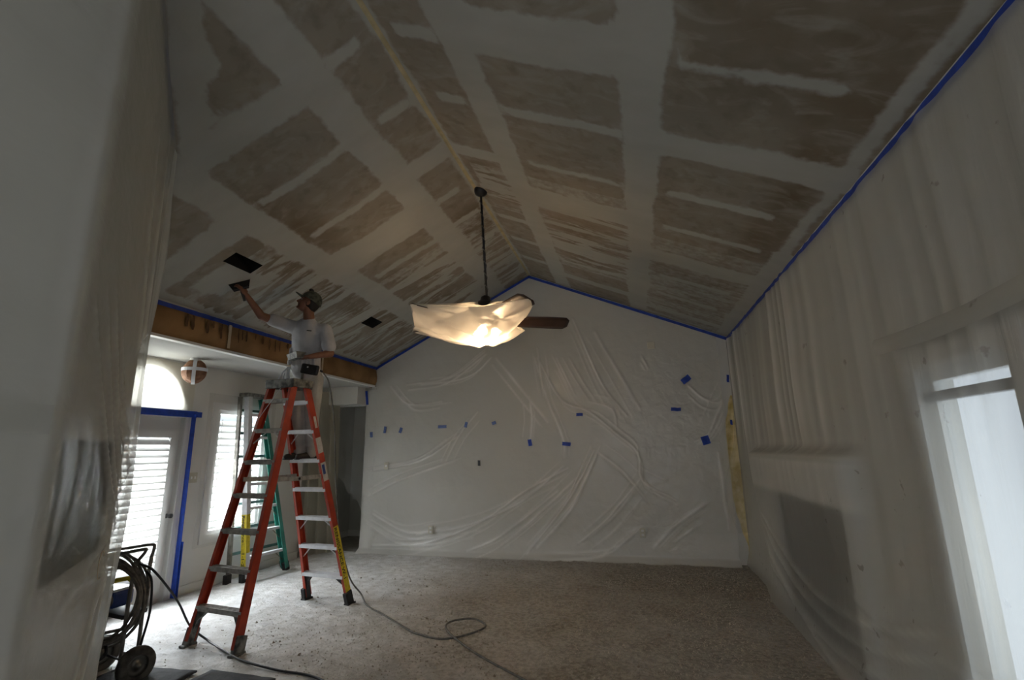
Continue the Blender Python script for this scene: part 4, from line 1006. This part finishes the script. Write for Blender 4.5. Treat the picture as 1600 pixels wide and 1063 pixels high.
# ------------------------------------------------------------------ worker
def sphere_pts(c, r, rot=None, n=12, mm=8):
    vs = []; fs = []; c = V(c)
    for j in range(mm+1):
        b = math.pi*j/mm
        for i in range(n):
            a = 2*math.pi*i/n; p = V((r[0]*math.sin(b)*math.cos(a), r[1]*math.sin(b)*math.sin(a), r[2]*math.cos(b)))
            if rot is not None: p = rot @ p
            vs.append(c+p)
    for j in range(mm):
        for i in range(n): fs.append((j*n+i, j*n+(i+1) % n, (j+1)*n+(i+1) % n, (j+1)*n+i))
    return vs, fs
def frame(z, x):
    z = V(z).normalized(); x = V(x); x = (x-z*x.dot(z)).normalized(); return Matrix((x, z.cross(x), z)).transposed()
def organic(name, prims, mat_, parent, voxel=.007, smooth=4, fac=.5):
    m = MB()
    for p in prims:
        if p[0] == 'c':      # tapered capsule, flattening optional
            _, a, b, ra, rb = p[:5]; a = V(a); b = V(b); d = b-a
            R_ = frame(d, p[5] if len(p) > 5 else d.orthogonal()); fl_ = p[6] if len(p) > 6 else 1.
            N_ = 14; vs = []; fs = []; K = 14; L_ = d.length
            for j in range(K+1):
                # profile with round ends
                t = j/K; 
                if t < .3: ang = math.pi/2*(1-t/.3); h = -ra*math.sin(ang); r_ = ra*math.cos(ang)
                elif t > .7: ang = math.pi/2*((t-.7)/.3); h = L_+rb*math.sin(ang); r_ = rb*math.cos(ang)
                else: q = (t-.3)/.4; h = L_*q; r_ = ra+(rb-ra)*q
                for i in range(N_):
                    al = 2*math.pi*i/N_; vs.append(a+R_ @ V((math.cos(al)*max(r_, 1e-4), math.sin(al)*max(r_, 1e-4)*fl_, h)))
            for j in range(K):
                for i in range(N_): fs.append((j*N_+i, j*N_+(i+1) % N_, (j+1)*N_+(i+1) % N_, (j+1)*N_+i))
            m.add(vs, fs)
        else:
            m.add(*sphere_pts(p[1], p[2], p[3] if len(p) > 3 else None))
    o_ = wpos(parent); me = bpy.data.meshes.new(name+'_raw'); me.from_pydata([tuple(v-o_) for v in m.v], [], m.f)
    o = bpy.data.objects.new(name, me); COL.objects.link(o)
    r = o.modifiers.new('r', 'REMESH'); r.mode = 'VOXEL'; r.voxel_size = voxel; r.use_smooth_shade = True
    s = o.modifiers.new('s', 'SMOOTH'); s.factor = fac; s.iterations = smooth
    bpy.context.view_layer.update()
    me2 = bpy.data.meshes.new_from_object(o.evaluated_get(bpy.context.evaluated_depsgraph_get()))
    o.modifiers.clear(); o.data = me2; bpy.data.meshes.remove(me); me2.name = name
    me2.materials.clear(); me2.materials.append(mat_)
    o.parent = parent; return o

J = {'ankR': (-3.640, 4.90, 1.60), 'ankL': (-3.500, 4.93, 1.60), 'kneeR': (-3.625, 4.80, 1.99), 'kneeL': (-3.475, 4.84, 2.0), 'hipR': (-3.645, 4.80, 2.40), 'hipL': (-3.475, 4.84, 2.41),
     'pel': (-3.555, 4.81, 2.45), 'waist': (-3.53, 4.74, 2.62), 'chest': (-3.455, 4.63, 2.86), 'neck': (-3.40, 4.57, 3.02), 'head': (-3.395, 4.535, 3.215),
     'shR': (-3.625, 4.56, 2.975), 'elR': (-3.765, 4.27, 3.03), 'wrR': (-3.80, 4.08, 3.20), 'shL': (-3.255, 4.66, 2.93), 'elL': (-3.20, 4.70, 2.67), 'wrL': (-3.30, 4.48, 2.60)}
J = {k: V(v) for k, v in J.items()}
wk = empty('person', (-3.55, 4.87, 1.535), 'worker in white shirt and cap on the ladder, reaching knife to ceiling', 'person')
fh = V((-.80, -.42, .42)).normalized()              # face direction, tilted up
sh_ = V((0, 0, 1)).cross(fh).normalized()           # head left->right axis
uh = fh.cross(sh_).normalized(); uh = uh if uh.z > 0 else -uh
Hc = J['head']; Rh = Matrix((fh, sh_, uh)).transposed()
tf = V((.22, -.97, 0))
prims = []
C_ = lambda a, b, ra, rb, *k: prims.append(('c', a, b, ra, rb, *k))
def E_(c, r, rot=None): prims.append(('e', c, r, rot))
# head: skull, face, jaw, nose, brow, lips, chin, ears
E_(Hc-fh*.012+uh*.025, (.098, .077, .095), Rh); E_(Hc+fh*.028-uh*.030, (.068, .060, .085), Rh)
E_(Hc+fh*.050-uh*.085, (.036, .036, .026), Rh)
C_(Hc+fh*.088+uh*.008, Hc+fh*.112-uh*.028, .011, .016); E_(Hc+fh*.088+uh*.020, (.012, .045, .011), Rh)
E_(Hc+fh*.088-uh*.052, (.013, .024, .008), Rh); E_(Hc+fh*.084-uh*.064, (.013, .021, .008), Rh); E_(Hc+fh*.083-uh*.092, (.016, .020, .014), Rh)
for s_ in (-1, 1): E_(Hc-fh*.012-uh*.015+sh_*s_*.080, (.020, .009, .032), Rh); E_(Hc+fh*.058-uh*.022+sh_*s_*.040, (.026, .022, .024), Rh)
C_(Hc-fh*.02-uh*.05, J['neck']-V((0, 0, .02)), .055, .062)
# torso
ax_s = (J['shL']-J['shR']).normalized()
C_(J['chest']+V((0, 0, .05)), J['waist'], .155, .135, ax_s, .68); C_(J['waist'], J['pel']-V((0, 0, .03)), .135, .150, ax_s, .70)
C_(J['shR'], J['shL'], .062, .062)
# arms
C_(J['shR'], J['elR'], .056, .042); C_(J['elR'], J['wrR'], .044, .027)
C_(J['shL'], J['elL'], .056, .042); C_(J['elL'], J['wrL'], .044, .027)
# legs
for s_ in 'RL':
    C_(J['hip'+s_], J['knee'+s_], .085, .058); C_(J['knee'+s_], J['ank'+s_], .057, .038)
    C_(J['ank'+s_], J['ank'+s_]+V((-.01, -.04, -.040)), .034, .026)
def hand(wr, along, palm_n, curl, spread=.02, thumb=1):
    al = V(along).normalized(); pn = V(palm_n); pn = (pn-al*pn.dot(al)).normalized(); sd = al.cross(pn)
    R_ = Matrix((al, sd, pn)).transposed()
    C_(wr, wr+al*.03, .025, .024, sd, .75); E_(wr+al*.062, (.050, .041, .018), R_)
    for i, (o_, l_) in enumerate(((-.033, .068), (-.011, .078), (.011, .074), (.032, .058))):
        b0 = wr+al*.100+sd*o_; d1 = (al+sd*o_*1.5+pn*curl*.5).normalized(); b1 = b0+d1*l_*.48
        d2 = (al*(1-curl*.55)+pn*curl*1.1).normalized(); b2 = b1+d2*l_*.33; d3 = (al*(1-curl*1.1)+pn*curl*1.3).normalized(); b3 = b2+d3*l_*.27
        C_(b0, b1, .0095, .009); C_(b1, b2, .009, .0085); C_(b2, b3, .0085, .007)
    t0 = wr+al*.035+sd*(-.032*thumb); t1 = t0+(al*.6-sd*.65*thumb+pn*.5).normalized()*.042; t2 = t1+(al*.8+pn*.7+sd*.1*thumb).normalized()*.032
    C_(t0, t1, .013, .011); C_(t1, t2, .011, .008)
KA = V((-3.891, 3.93, 3.285)); KB = V((-3.749, 4.03, 3.357))     # blade edge on the ceiling
Kc = (KA+KB)/2
grip = V((-3.815, 4.045, 3.245))
hand(J['wrR'], (Kc-J['wrR']).normalized()*1.0+V((0, 0, -.1)), V((-.4, -.6, .6)), .75, thumb=1)
hand(J['wrL'], V((-.80, -.45, -.12)), V((-.1, .3, 1)), .55, thumb=-1)
body = organic('body', prims, M_skin, wk, .0062, 3, .45)
# eyes
for s_ in (-1, 1):
    m = MB(); m.add(*sphere_pts(Hc+fh*.081+uh*.004+sh_*s_*.030, (.008, .011, .008), Rh)); m.build('eye', M_eye, wk, smooth=True)
# hair: short, back and sides under the cap
organic('hair', [('e', Hc-fh*.030+uh*.010, (.088, .082, .085), Rh), ('e', Hc-fh*.055-uh*.035, (.050, .064, .045), Rh)], M_hair, wk, .008, 3)
# shirt
ps = [('c', J['chest']+V((0, 0, .045)), J['waist']+V((0, 0, .02)), .172, .160, ax_s, .72), ('c', J['waist'], J['waist']-V((.01, -.02, .085)), .160, .163, ax_s, .74),
      ('c', J['shR']+V((.01, 0, -.005)), J['shL']+V((-.01, 0, -.005)), .074, .074),
      ('c', J['shR'], J['shR'].lerp(J['elR'], .62), .074, .070), ('c', J['shL'], J['shL'].lerp(J['elL'], .70), .075, .080),
      ('c', J['neck']-V((0, 0, .045)), J['neck']-V((0, 0, .005)), .078, .068)]
# gathered drape under raised arm and on the belly
for k in range(7):
    t = k/6; base = J['waist']+ax_s*(-.14+.28*t)+tf*.100
    ps.append(('c', base+V((0, 0, -.07)), base+V((0, 0, .10))+ax_s*.02*math.sin(k*2), .022, .010))
sh1 = organic('shirt', ps, M_shirt, wk, .009, 3)
m = MB(); lc = J['chest']+tf*.142+ax_s*.055+V((0, 0, .045))
for k in range(6): m.box(lc+ax_s*(k*.0085)+V((0, 0, .001*math.sin(k*3)))-tf*.002*k*0, (.006, .010, .009), frame(V((0, 0, 1)), ax_s))
m.build('chest_print', M_ink, sh1)
# trousers
pt = [('c', J['pel']+V((0, 0, .03)), J['pel']-V((0, 0, .05)), .160, .155, ax_s, .72)]
for s_ in 'RL':
    pt += [('c', J['hip'+s_], J['knee'+s_], .100, .078), ('c', J['knee'+s_], J['ank'+s_]+V((0, .005, .02)), .076, .064)]
    pt += [('c', J['ank'+s_]+V((0, -.01, .05)), J['ank'+s_]+V((0, -.02, .0)), .062, .060)]
    for q in range(4):
        z = .08+.05*q; pt.append(('e', J['ank'+s_]+V((.015*math.sin(q*2), -.02, z)), (.068, .062, .012)))
organic('trousers', pt, M_pants, wk, .009, 2)
# shoes
for s_, hd in (('R', V((-.30, -.95, 0))), ('L', V((-.42, -.90, 0)))):
    hd.normalize(); a = J['ank'+s_]; base = V((a.x, a.y, 1.537+.012)); R_ = Matrix((hd, V((0, 0, 1)).cross(hd), V((0, 0, 1)))).transposed()
    q = organic('shoe', [('c', base-hd*.05+V((0, 0, .03)), base+hd*.05+V((0, 0, .028)), .042, .040), ('c', base+hd*.05+V((0, 0, .022)), base+hd*.165+V((0, 0, .014)), .042, .030), ('c', base+V((0, 0, .03)), a+V((0, 0, .02)), .042, .040)], M_shoe, wk, .007, 3)
    m = MB()
    outl = [(-.095, 0), (-.085, .03), (-.03, .038), (.08, .046), (.15, .040), (.195, .018), (.195, -.018), (.15, -.040), (.08, -.046), (-.03, -.038), (-.085, -.03)]
    n = len(outl); m.add([V((base.x, base.y, z))+hd*x+R_ @ V((0, y, 0)) for z in (1.531, 1.550) for x, y in outl], [tuple(range(n))[::-1], tuple(range(n, 2*n))]+[(i, (i+1) % n, n+(i+1) % n, n+i) for i in range(n)])
    m.build('sole', M_rub, q)
# cap
cc = Hc+uh*.045-fh*.008; m = MB()
def dome(u, v):
    a = 2*math.pi*u; b = math.pi/2*v; r_ = (.112*math.cos(b), .093*math.cos(b)); return cc+fh*(r_[0]*math.cos(a))+sh_*(r_[1]*math.sin(a))+uh*(.100*math.sin(b)+.0)
m.grid(dome, 28, 8)
def drop(u, v):
    a = 2*math.pi*u; return cc+fh*(.112*math.cos(a))+sh_*(.093*math.sin(a))-uh*(.028*v*(.55-.45*math.cos(a)))
m.grid(drop, 28, 2)
cp = m.build('cap', M_cap, wk, smooth=True, fixn=False); so = cp.modifiers.new('t', 'SOLIDIFY'); so.thickness = .004
m = MB(); bd = (fh*.98+uh*.18).normalized()
m.grid(lambda u, v: cc+fh*(.112*math.cos((u-.5)*2.2)*.96)+sh_*(.093*math.sin((u-.5)*2.2))+bd*(.085*v*math.cos((u-.5)*2.2)**.6)+uh*(-.012-.012*((u-.5)*2)**2), 14, 5)
o = m.build('brim', M_cap, cp, smooth=True, fixn=False); so = o.modifiers.new('t', 'SOLIDIFY'); so.thickness = .004
m = MB(); m.add(*sphere_pts(cc+fh*.060+uh*.100-sh_*.02, (.028, .035, .022), Rh)); m.build('cap_badge', M_hair, cp, smooth=True)
# belt pouch
pc_ = J['pel']+V((.145, -.155, .045)); Rp = frame(V((0, 0, 1)), ax_s); Rp = Rp @ Matrix.Rotation(.18, 3, 'Y')
po_ = MB().box(pc_, (.19, .05, .11), Rp).build('tool_pouch', M_leath, wk, bevel=.015)
m = MB(); m.lathe([(0, .006), (.008, .004), (.01, 0)], pc_+Rp @ V((-.02, -.026, .02)), Rp @ V((0, -1, 0)), 10); m.build('rivet', M_alu, po_)
MB().box(pc_+Rp @ V((-.055, -.012, -.10)), (.028, .006, .13), Rp @ Matrix.Rotation(-.12, 3, 'Y')).build('hanging_blade', M_steel, po_, bevel=.002)
m = MB(); m.tube([J['pel']+V((0, 0, .075))+ax_s*(.158*math.cos(a))+tf*(.118*math.sin(a)) for a in [2*math.pi*k/28 for k in range(28)]], .013, 8, close=True); m.build('belt', M_leath, wk, smooth=True)
# rag strands at the waist, falling behind the ladder cap
m = MB(); rr = random.Random(2)
for k in range(9):
    x = rr.uniform(-.05, .07); p = J['pel']+V((-.14+x*.3, -.13, .09)); m.tube(catmull([p, p+V((x*.4-.02, -.03, -.06)), p+V((x-.03, -.05, -.13)), p+V((x*1.6-.03, -.05, -.20-.03*rr.random()))], 4), [.009]*5+[.006]*4+[.003]*4, 6)
m.build('rag', M_rag, wk, smooth=True)

# taping knife held to the ceiling
kn = empty('taping_knife', Kc, 'wide taping knife pressed to ceiling by the duct opening', 'taping knife')
kd = (J['wrR']+V((-.015, -.05, .02))-Kc).normalized(); ke = (KB-KA).normalized()
m = MB(); w2_ = [KA-ke*.01, KB+ke*.01, Kc+ke*.07+kd*.085, Kc-ke*.07+kd*.085]; nn = ke.cross(kd).normalized()*.0012
m.add([p-nn for p in w2_]+[p+nn for p in w2_], [(3, 2, 1, 0), (4, 5, 6, 7), (0, 1, 5, 4), (1, 2, 6, 5), (2, 3, 7, 6), (3, 0, 4, 7)]); m.build('blade', M_black, kn)
MB().bar(Kc+kd*.070-ke*.075, Kc+kd*.070+ke*.075, .022, .014, kd).build('spine', M_dkm, kn, bevel=.002)
MB().tube([Kc+kd*.07, Kc+kd*.11, Kc+kd*.20], [.012, .015, .013], 10).build('handle', M_rub, kn, smooth=True)
# mud pan in the other hand
pp = J['wrL']+V((-.115, -.065, .005)); mp_ = empty('mud_pan', pp, 'plaster-caked mud pan held at his waist in the other hand', 'mud pan')
Rm = Matrix.Rotation(-.55, 3, 'Z'); m = MB()
o8 = [(-.13, -.05, .025), (.13, -.05, .025), (.13, .05, .025), (-.13, .05, .025), (-.115, -.03, -.035), (.115, -.03, -.035), (.115, .03, -.035), (-.115, .03, -.035)]
m.add([pp+Rm @ V(p) for p in o8], [(0, 1, 5, 4), (1, 2, 6, 5), (2, 3, 7, 6), (3, 0, 4, 7), (4, 5, 6, 7)])
o = m.build('pan', mat('caked_steel', (.20, .195, .175), .6, .2, col2=(.05, .05, .045), noise_scale=26), mp_, fixn=False); so = o.modifiers.new('t', 'SOLIDIFY'); so.thickness = .002
m = MB(); m.grid(lambda u, v: pp+Rm @ V(((u-.5)*.24, (v-.5)*.075, .012+.022*nz(u*4, v*4)+.02*math.sin(u*3.1))), 10, 6); m.build('joint_compound', mat('wet_mud', (.33, .325, .30), .7), mp_, smooth=True, fixn=False)

# ------------------------------------------------------------------ hoses on the floor
def fz(x, y, r_): return floor_h(x, y)+r_*.9
def hose(name, pts, r_, mt, lab, cat='hose'):
    Q = catmull(pts, 9)
    m = MB(); m.tube(Q, r_, 8); return tag(m.build(name, mt, None, smooth=True, origin=V(pts[0])), lab, cat)
lp = [(-3.43, 4.93, 2.50), (-3.38, 4.99, 2.36), (-3.33, 5.06, 1.9), (-3.31, 5.12, 1.3), (-3.27, 5.20, .70), (-3.20, 5.32, .25), (-3.08, 5.38, .06), (-2.85, 5.12, 0), (-2.53, 4.88, 0), (-2.2, 4.62, 0), (-1.99, 4.465, 0), (-1.717, 4.38, 0), (-1.52, 4.55, 0), (-1.45, 4.78, 0), (-1.62, 4.92, 0), (-1.79, 4.78, 0), (-1.74, 4.56, 0), (-1.36, 4.168, 0), (-.92, 3.83, 0), (-.45, 3.5, 0)]
lp = [(x, y, z if z > .03 else fz(x, y, .011)+(.014 if k in (15, 16) else 0)) for k, (x, y, z) in enumerate(lp)]
hose('air_hose', lp, .0085, M_ghose, 'grey hose falling from the worker and looping once on floor')
hp = [(-3.70, 3.36, .74), (-3.60, 3.42, .60), (-3.66, 3.78, .25), (-3.86, 4.02, .05), (-3.70, 3.98, 0), (-3.40, 3.74, 0), (-3.05, 3.62, 0), (-2.7, 3.56, 0), (-2.37, 3.5, 0), (-1.9, 3.3, 0)]
hp = [(-3.80, 3.30, .78), (-3.70, 3.34, .72), (-3.78, 3.66, .42), (-3.86, 3.90, .15), (-3.74, 3.98, 0), (-3.40, 3.80, 0), (-3.07, 3.645, 0), (-2.7, 3.57, 0), (-2.37, 3.53, 0), (-1.9, 3.3, 0)]
hp = [(x, y, z if z > .03 else fz(x, y, .011)+.003) for x, y, z in hp]
hose('spray_hose', hp, .009, M_bhose, 'black hose running from the cart across the floor past ladder foot')

# ------------------------------------------------------------------ sprayer cart with hose coil
ct = empty('sprayer_cart', (-3.95, 3.32, 0), 'grimy tube-framed paint sprayer cart half hidden by the near sheet', 'sprayer')
def tb(name, pts, r_, mt=M_steel, par=ct, n=8, cm=True): return MB().tube(catmull(pts, 5) if cm and len(pts) > 2 else pts, r_, n).build(name, mt, par, smooth=True)
tb('upright', [(-3.83, 3.27, .06), (-3.84, 3.28, .50), (-3.825, 3.28, .80)], .014); tb('upright', [(-3.88, 3.45, .06), (-3.885, 3.45, .50), (-3.87, 3.45, .80)], .014)
tb('handle', [(-4.45, 3.22, .74), (-4.15, 3.25, .815), (-3.80, 3.29, .885), (-3.765, 3.30, .875), (-3.80, 3.29, .82), (-3.83, 3.28, .76)], .012)
tb('handle', [(-4.45, 3.44, .82), (-4.15, 3.45, .855), (-3.90, 3.46, .89), (-3.86, 3.455, .87), (-3.87, 3.45, .80)], .012)
tb('cross_bar', [(-4.40, 3.30, .69), (-3.84, 3.30, .76)], .009, cm=False); tb('cross_bar', [(-3.84, 3.28, .42), (-3.88, 3.45, .42)], .010, cm=False)
tb('lower_frame', [(-4.4, 3.26, .20), (-4.1, 3.27, .27), (-3.83, 3.27, .33)], .012); tb('lower_frame', [(-4.4, 3.44, .06), (-3.86, 3.44, .10)], .012, cm=False)
MB().box((-4.06, 3.36, .425), (.42, .20, .03), Matrix.Rotation(.10, 3, 'Y')).build('motor_shelf', M_rub, ct, bevel=.005)
mt_ = MB().box((-4.06, 3.33, .52), (.22, .17, .12)).build('motor_housing', M_blue, ct, bevel=.02)
MB().box((-4.06, 3.33, .588), (.225, .175, .02)).build('top_cover', mat('pale_cover', (.60, .62, .66), .3, .3, noise_amt=.2), mt_, bevel=.008)
m = MB(); 
for k in range(5): m.lathe([(.052-.010*k, 0), (.052-.010*k, .004), (.047-.010*k, .004), (.047-.010*k, 0)], (-4.0, 3.24, .52), (0.15, -1, 0), 20)
m.build('round_grille', M_steel, mt_)
MB().tube([(-4.10, 3.30, .62), (-4.02, 3.31, .65), (-3.93, 3.33, .665), (-3.90, 3.34, .64)], .017, 8).build('yellow_grip', M_lab, ct, smooth=True)
MB().box((-4.13, 3.34, .635), (.05, .05, .07)).build('pressure_knob', M_rub, ct, bevel=.01)
pmp = MB().lathe([(.045, 0), (.045, .12), (.035, .14), (.035, .26), (.02, .28), (0, .28)], (-4.13, 3.30, .12)).build('pump', M_rub, ct, smooth=True)
MB().tube([(-4.12+.05*math.cos(k*.9), 3.27+.05*math.sin(k*.9), .16+.0032*k) for k in range(60)], .006, 6).build('pump_spring', M_dkm, pmp, smooth=True)
for (x, y, nm) in ((-3.60, 3.20, 'wheel'), (-4.08, 3.32, 'wheel')):
    axd = V((.97, -.24, 0)); axd.normalize(); c = V((x, y, .128))
    wl_ = MB().lathe([(.070, -.028), (.105, -.034), (.122, -.022), (.126, 0), (.122, .022), (.105, .034), (.070, .028)], c, axd, 28).build(nm, mat('worn_tyre', (.045, .04, .035), .8, col2=(.13, .12, .10), noise_scale=14), ct, smooth=True)
    MB().lathe([(0, -.02), (.072, -.02), (.072, .02), (.05, .012), (.02, .012), (.018, .035), (0, .035)], c, axd, 20).build('rim', M_steel, wl_, smooth=True)
MB().tube([(-3.60, 3.20, .128), (-4.08, 3.32, .128)], .008, 8).build('axle', M_dkm, ct)
tb('base_hose', [(-4.3, 3.35, .10), (-4.1, 3.28, .08), (-3.95, 3.25, .16), (-4.05, 3.30, .24)], .012, M_bhose)
coil = empty('hose_coil', (-3.97, 3.27, .56), 'thick coil of grimy hose hung on the sprayer cart', 'hose')
rr = random.Random(8)
for k in range(9):
    ph = rr.uniform(0, 6); rx = .33+rr.uniform(-.025, .03); rz = .305+rr.uniform(-.025, .025); cx = -4.05+rr.uniform(-.012, .015); cz = .525+rr.uniform(-.02, .02); cy = 3.22+k*.012
    P = []
    for i in range(40):
        a = 2*math.pi*i/40; P.append(V((cx+rx*math.cos(a), cy+.012*math.sin(a*2+ph), cz+rz*math.sin(a)+.008*math.sin(3*a+ph)+(.02*math.cos(a)))))
    MB().tube(P, .0105, 7, close=True).build('hose_turn', M_hose, coil, smooth=True)
hose('loose_hose', [(-3.73, 3.30, .73), (-3.67, 3.30, .66), (-3.66, 3.31, .45), (-3.71, 3.32, .24), (-3.78, 3.36, .08), (-3.9, 3.5, .02)], .0085, M_bhose, 'short black hose drooping beside the cart wheel')

# ------------------------------------------------------------------ groups of repeats
GR = {'tape_scrap': 'blue tape scraps on the far wall', 'plastic_sheet': 'plastic sheets masking walls and openings', 'outlet': 'outlets low on the far wall', 'wall_switch': 'wall switch plates',
      'floor_mat': 'dark mats at the near floor edge', 'masking_tape': 'runs of blue masking tape', 'step_ladder': 'step ladders', 'plastic_strip': 'overlap strips of film'}
for o in SC.objects:
    if o.parent is None and o.get('label'):
        b_ = o.name.split('.')[0]
        if b_ in GR: o['group'] = GR[b_]
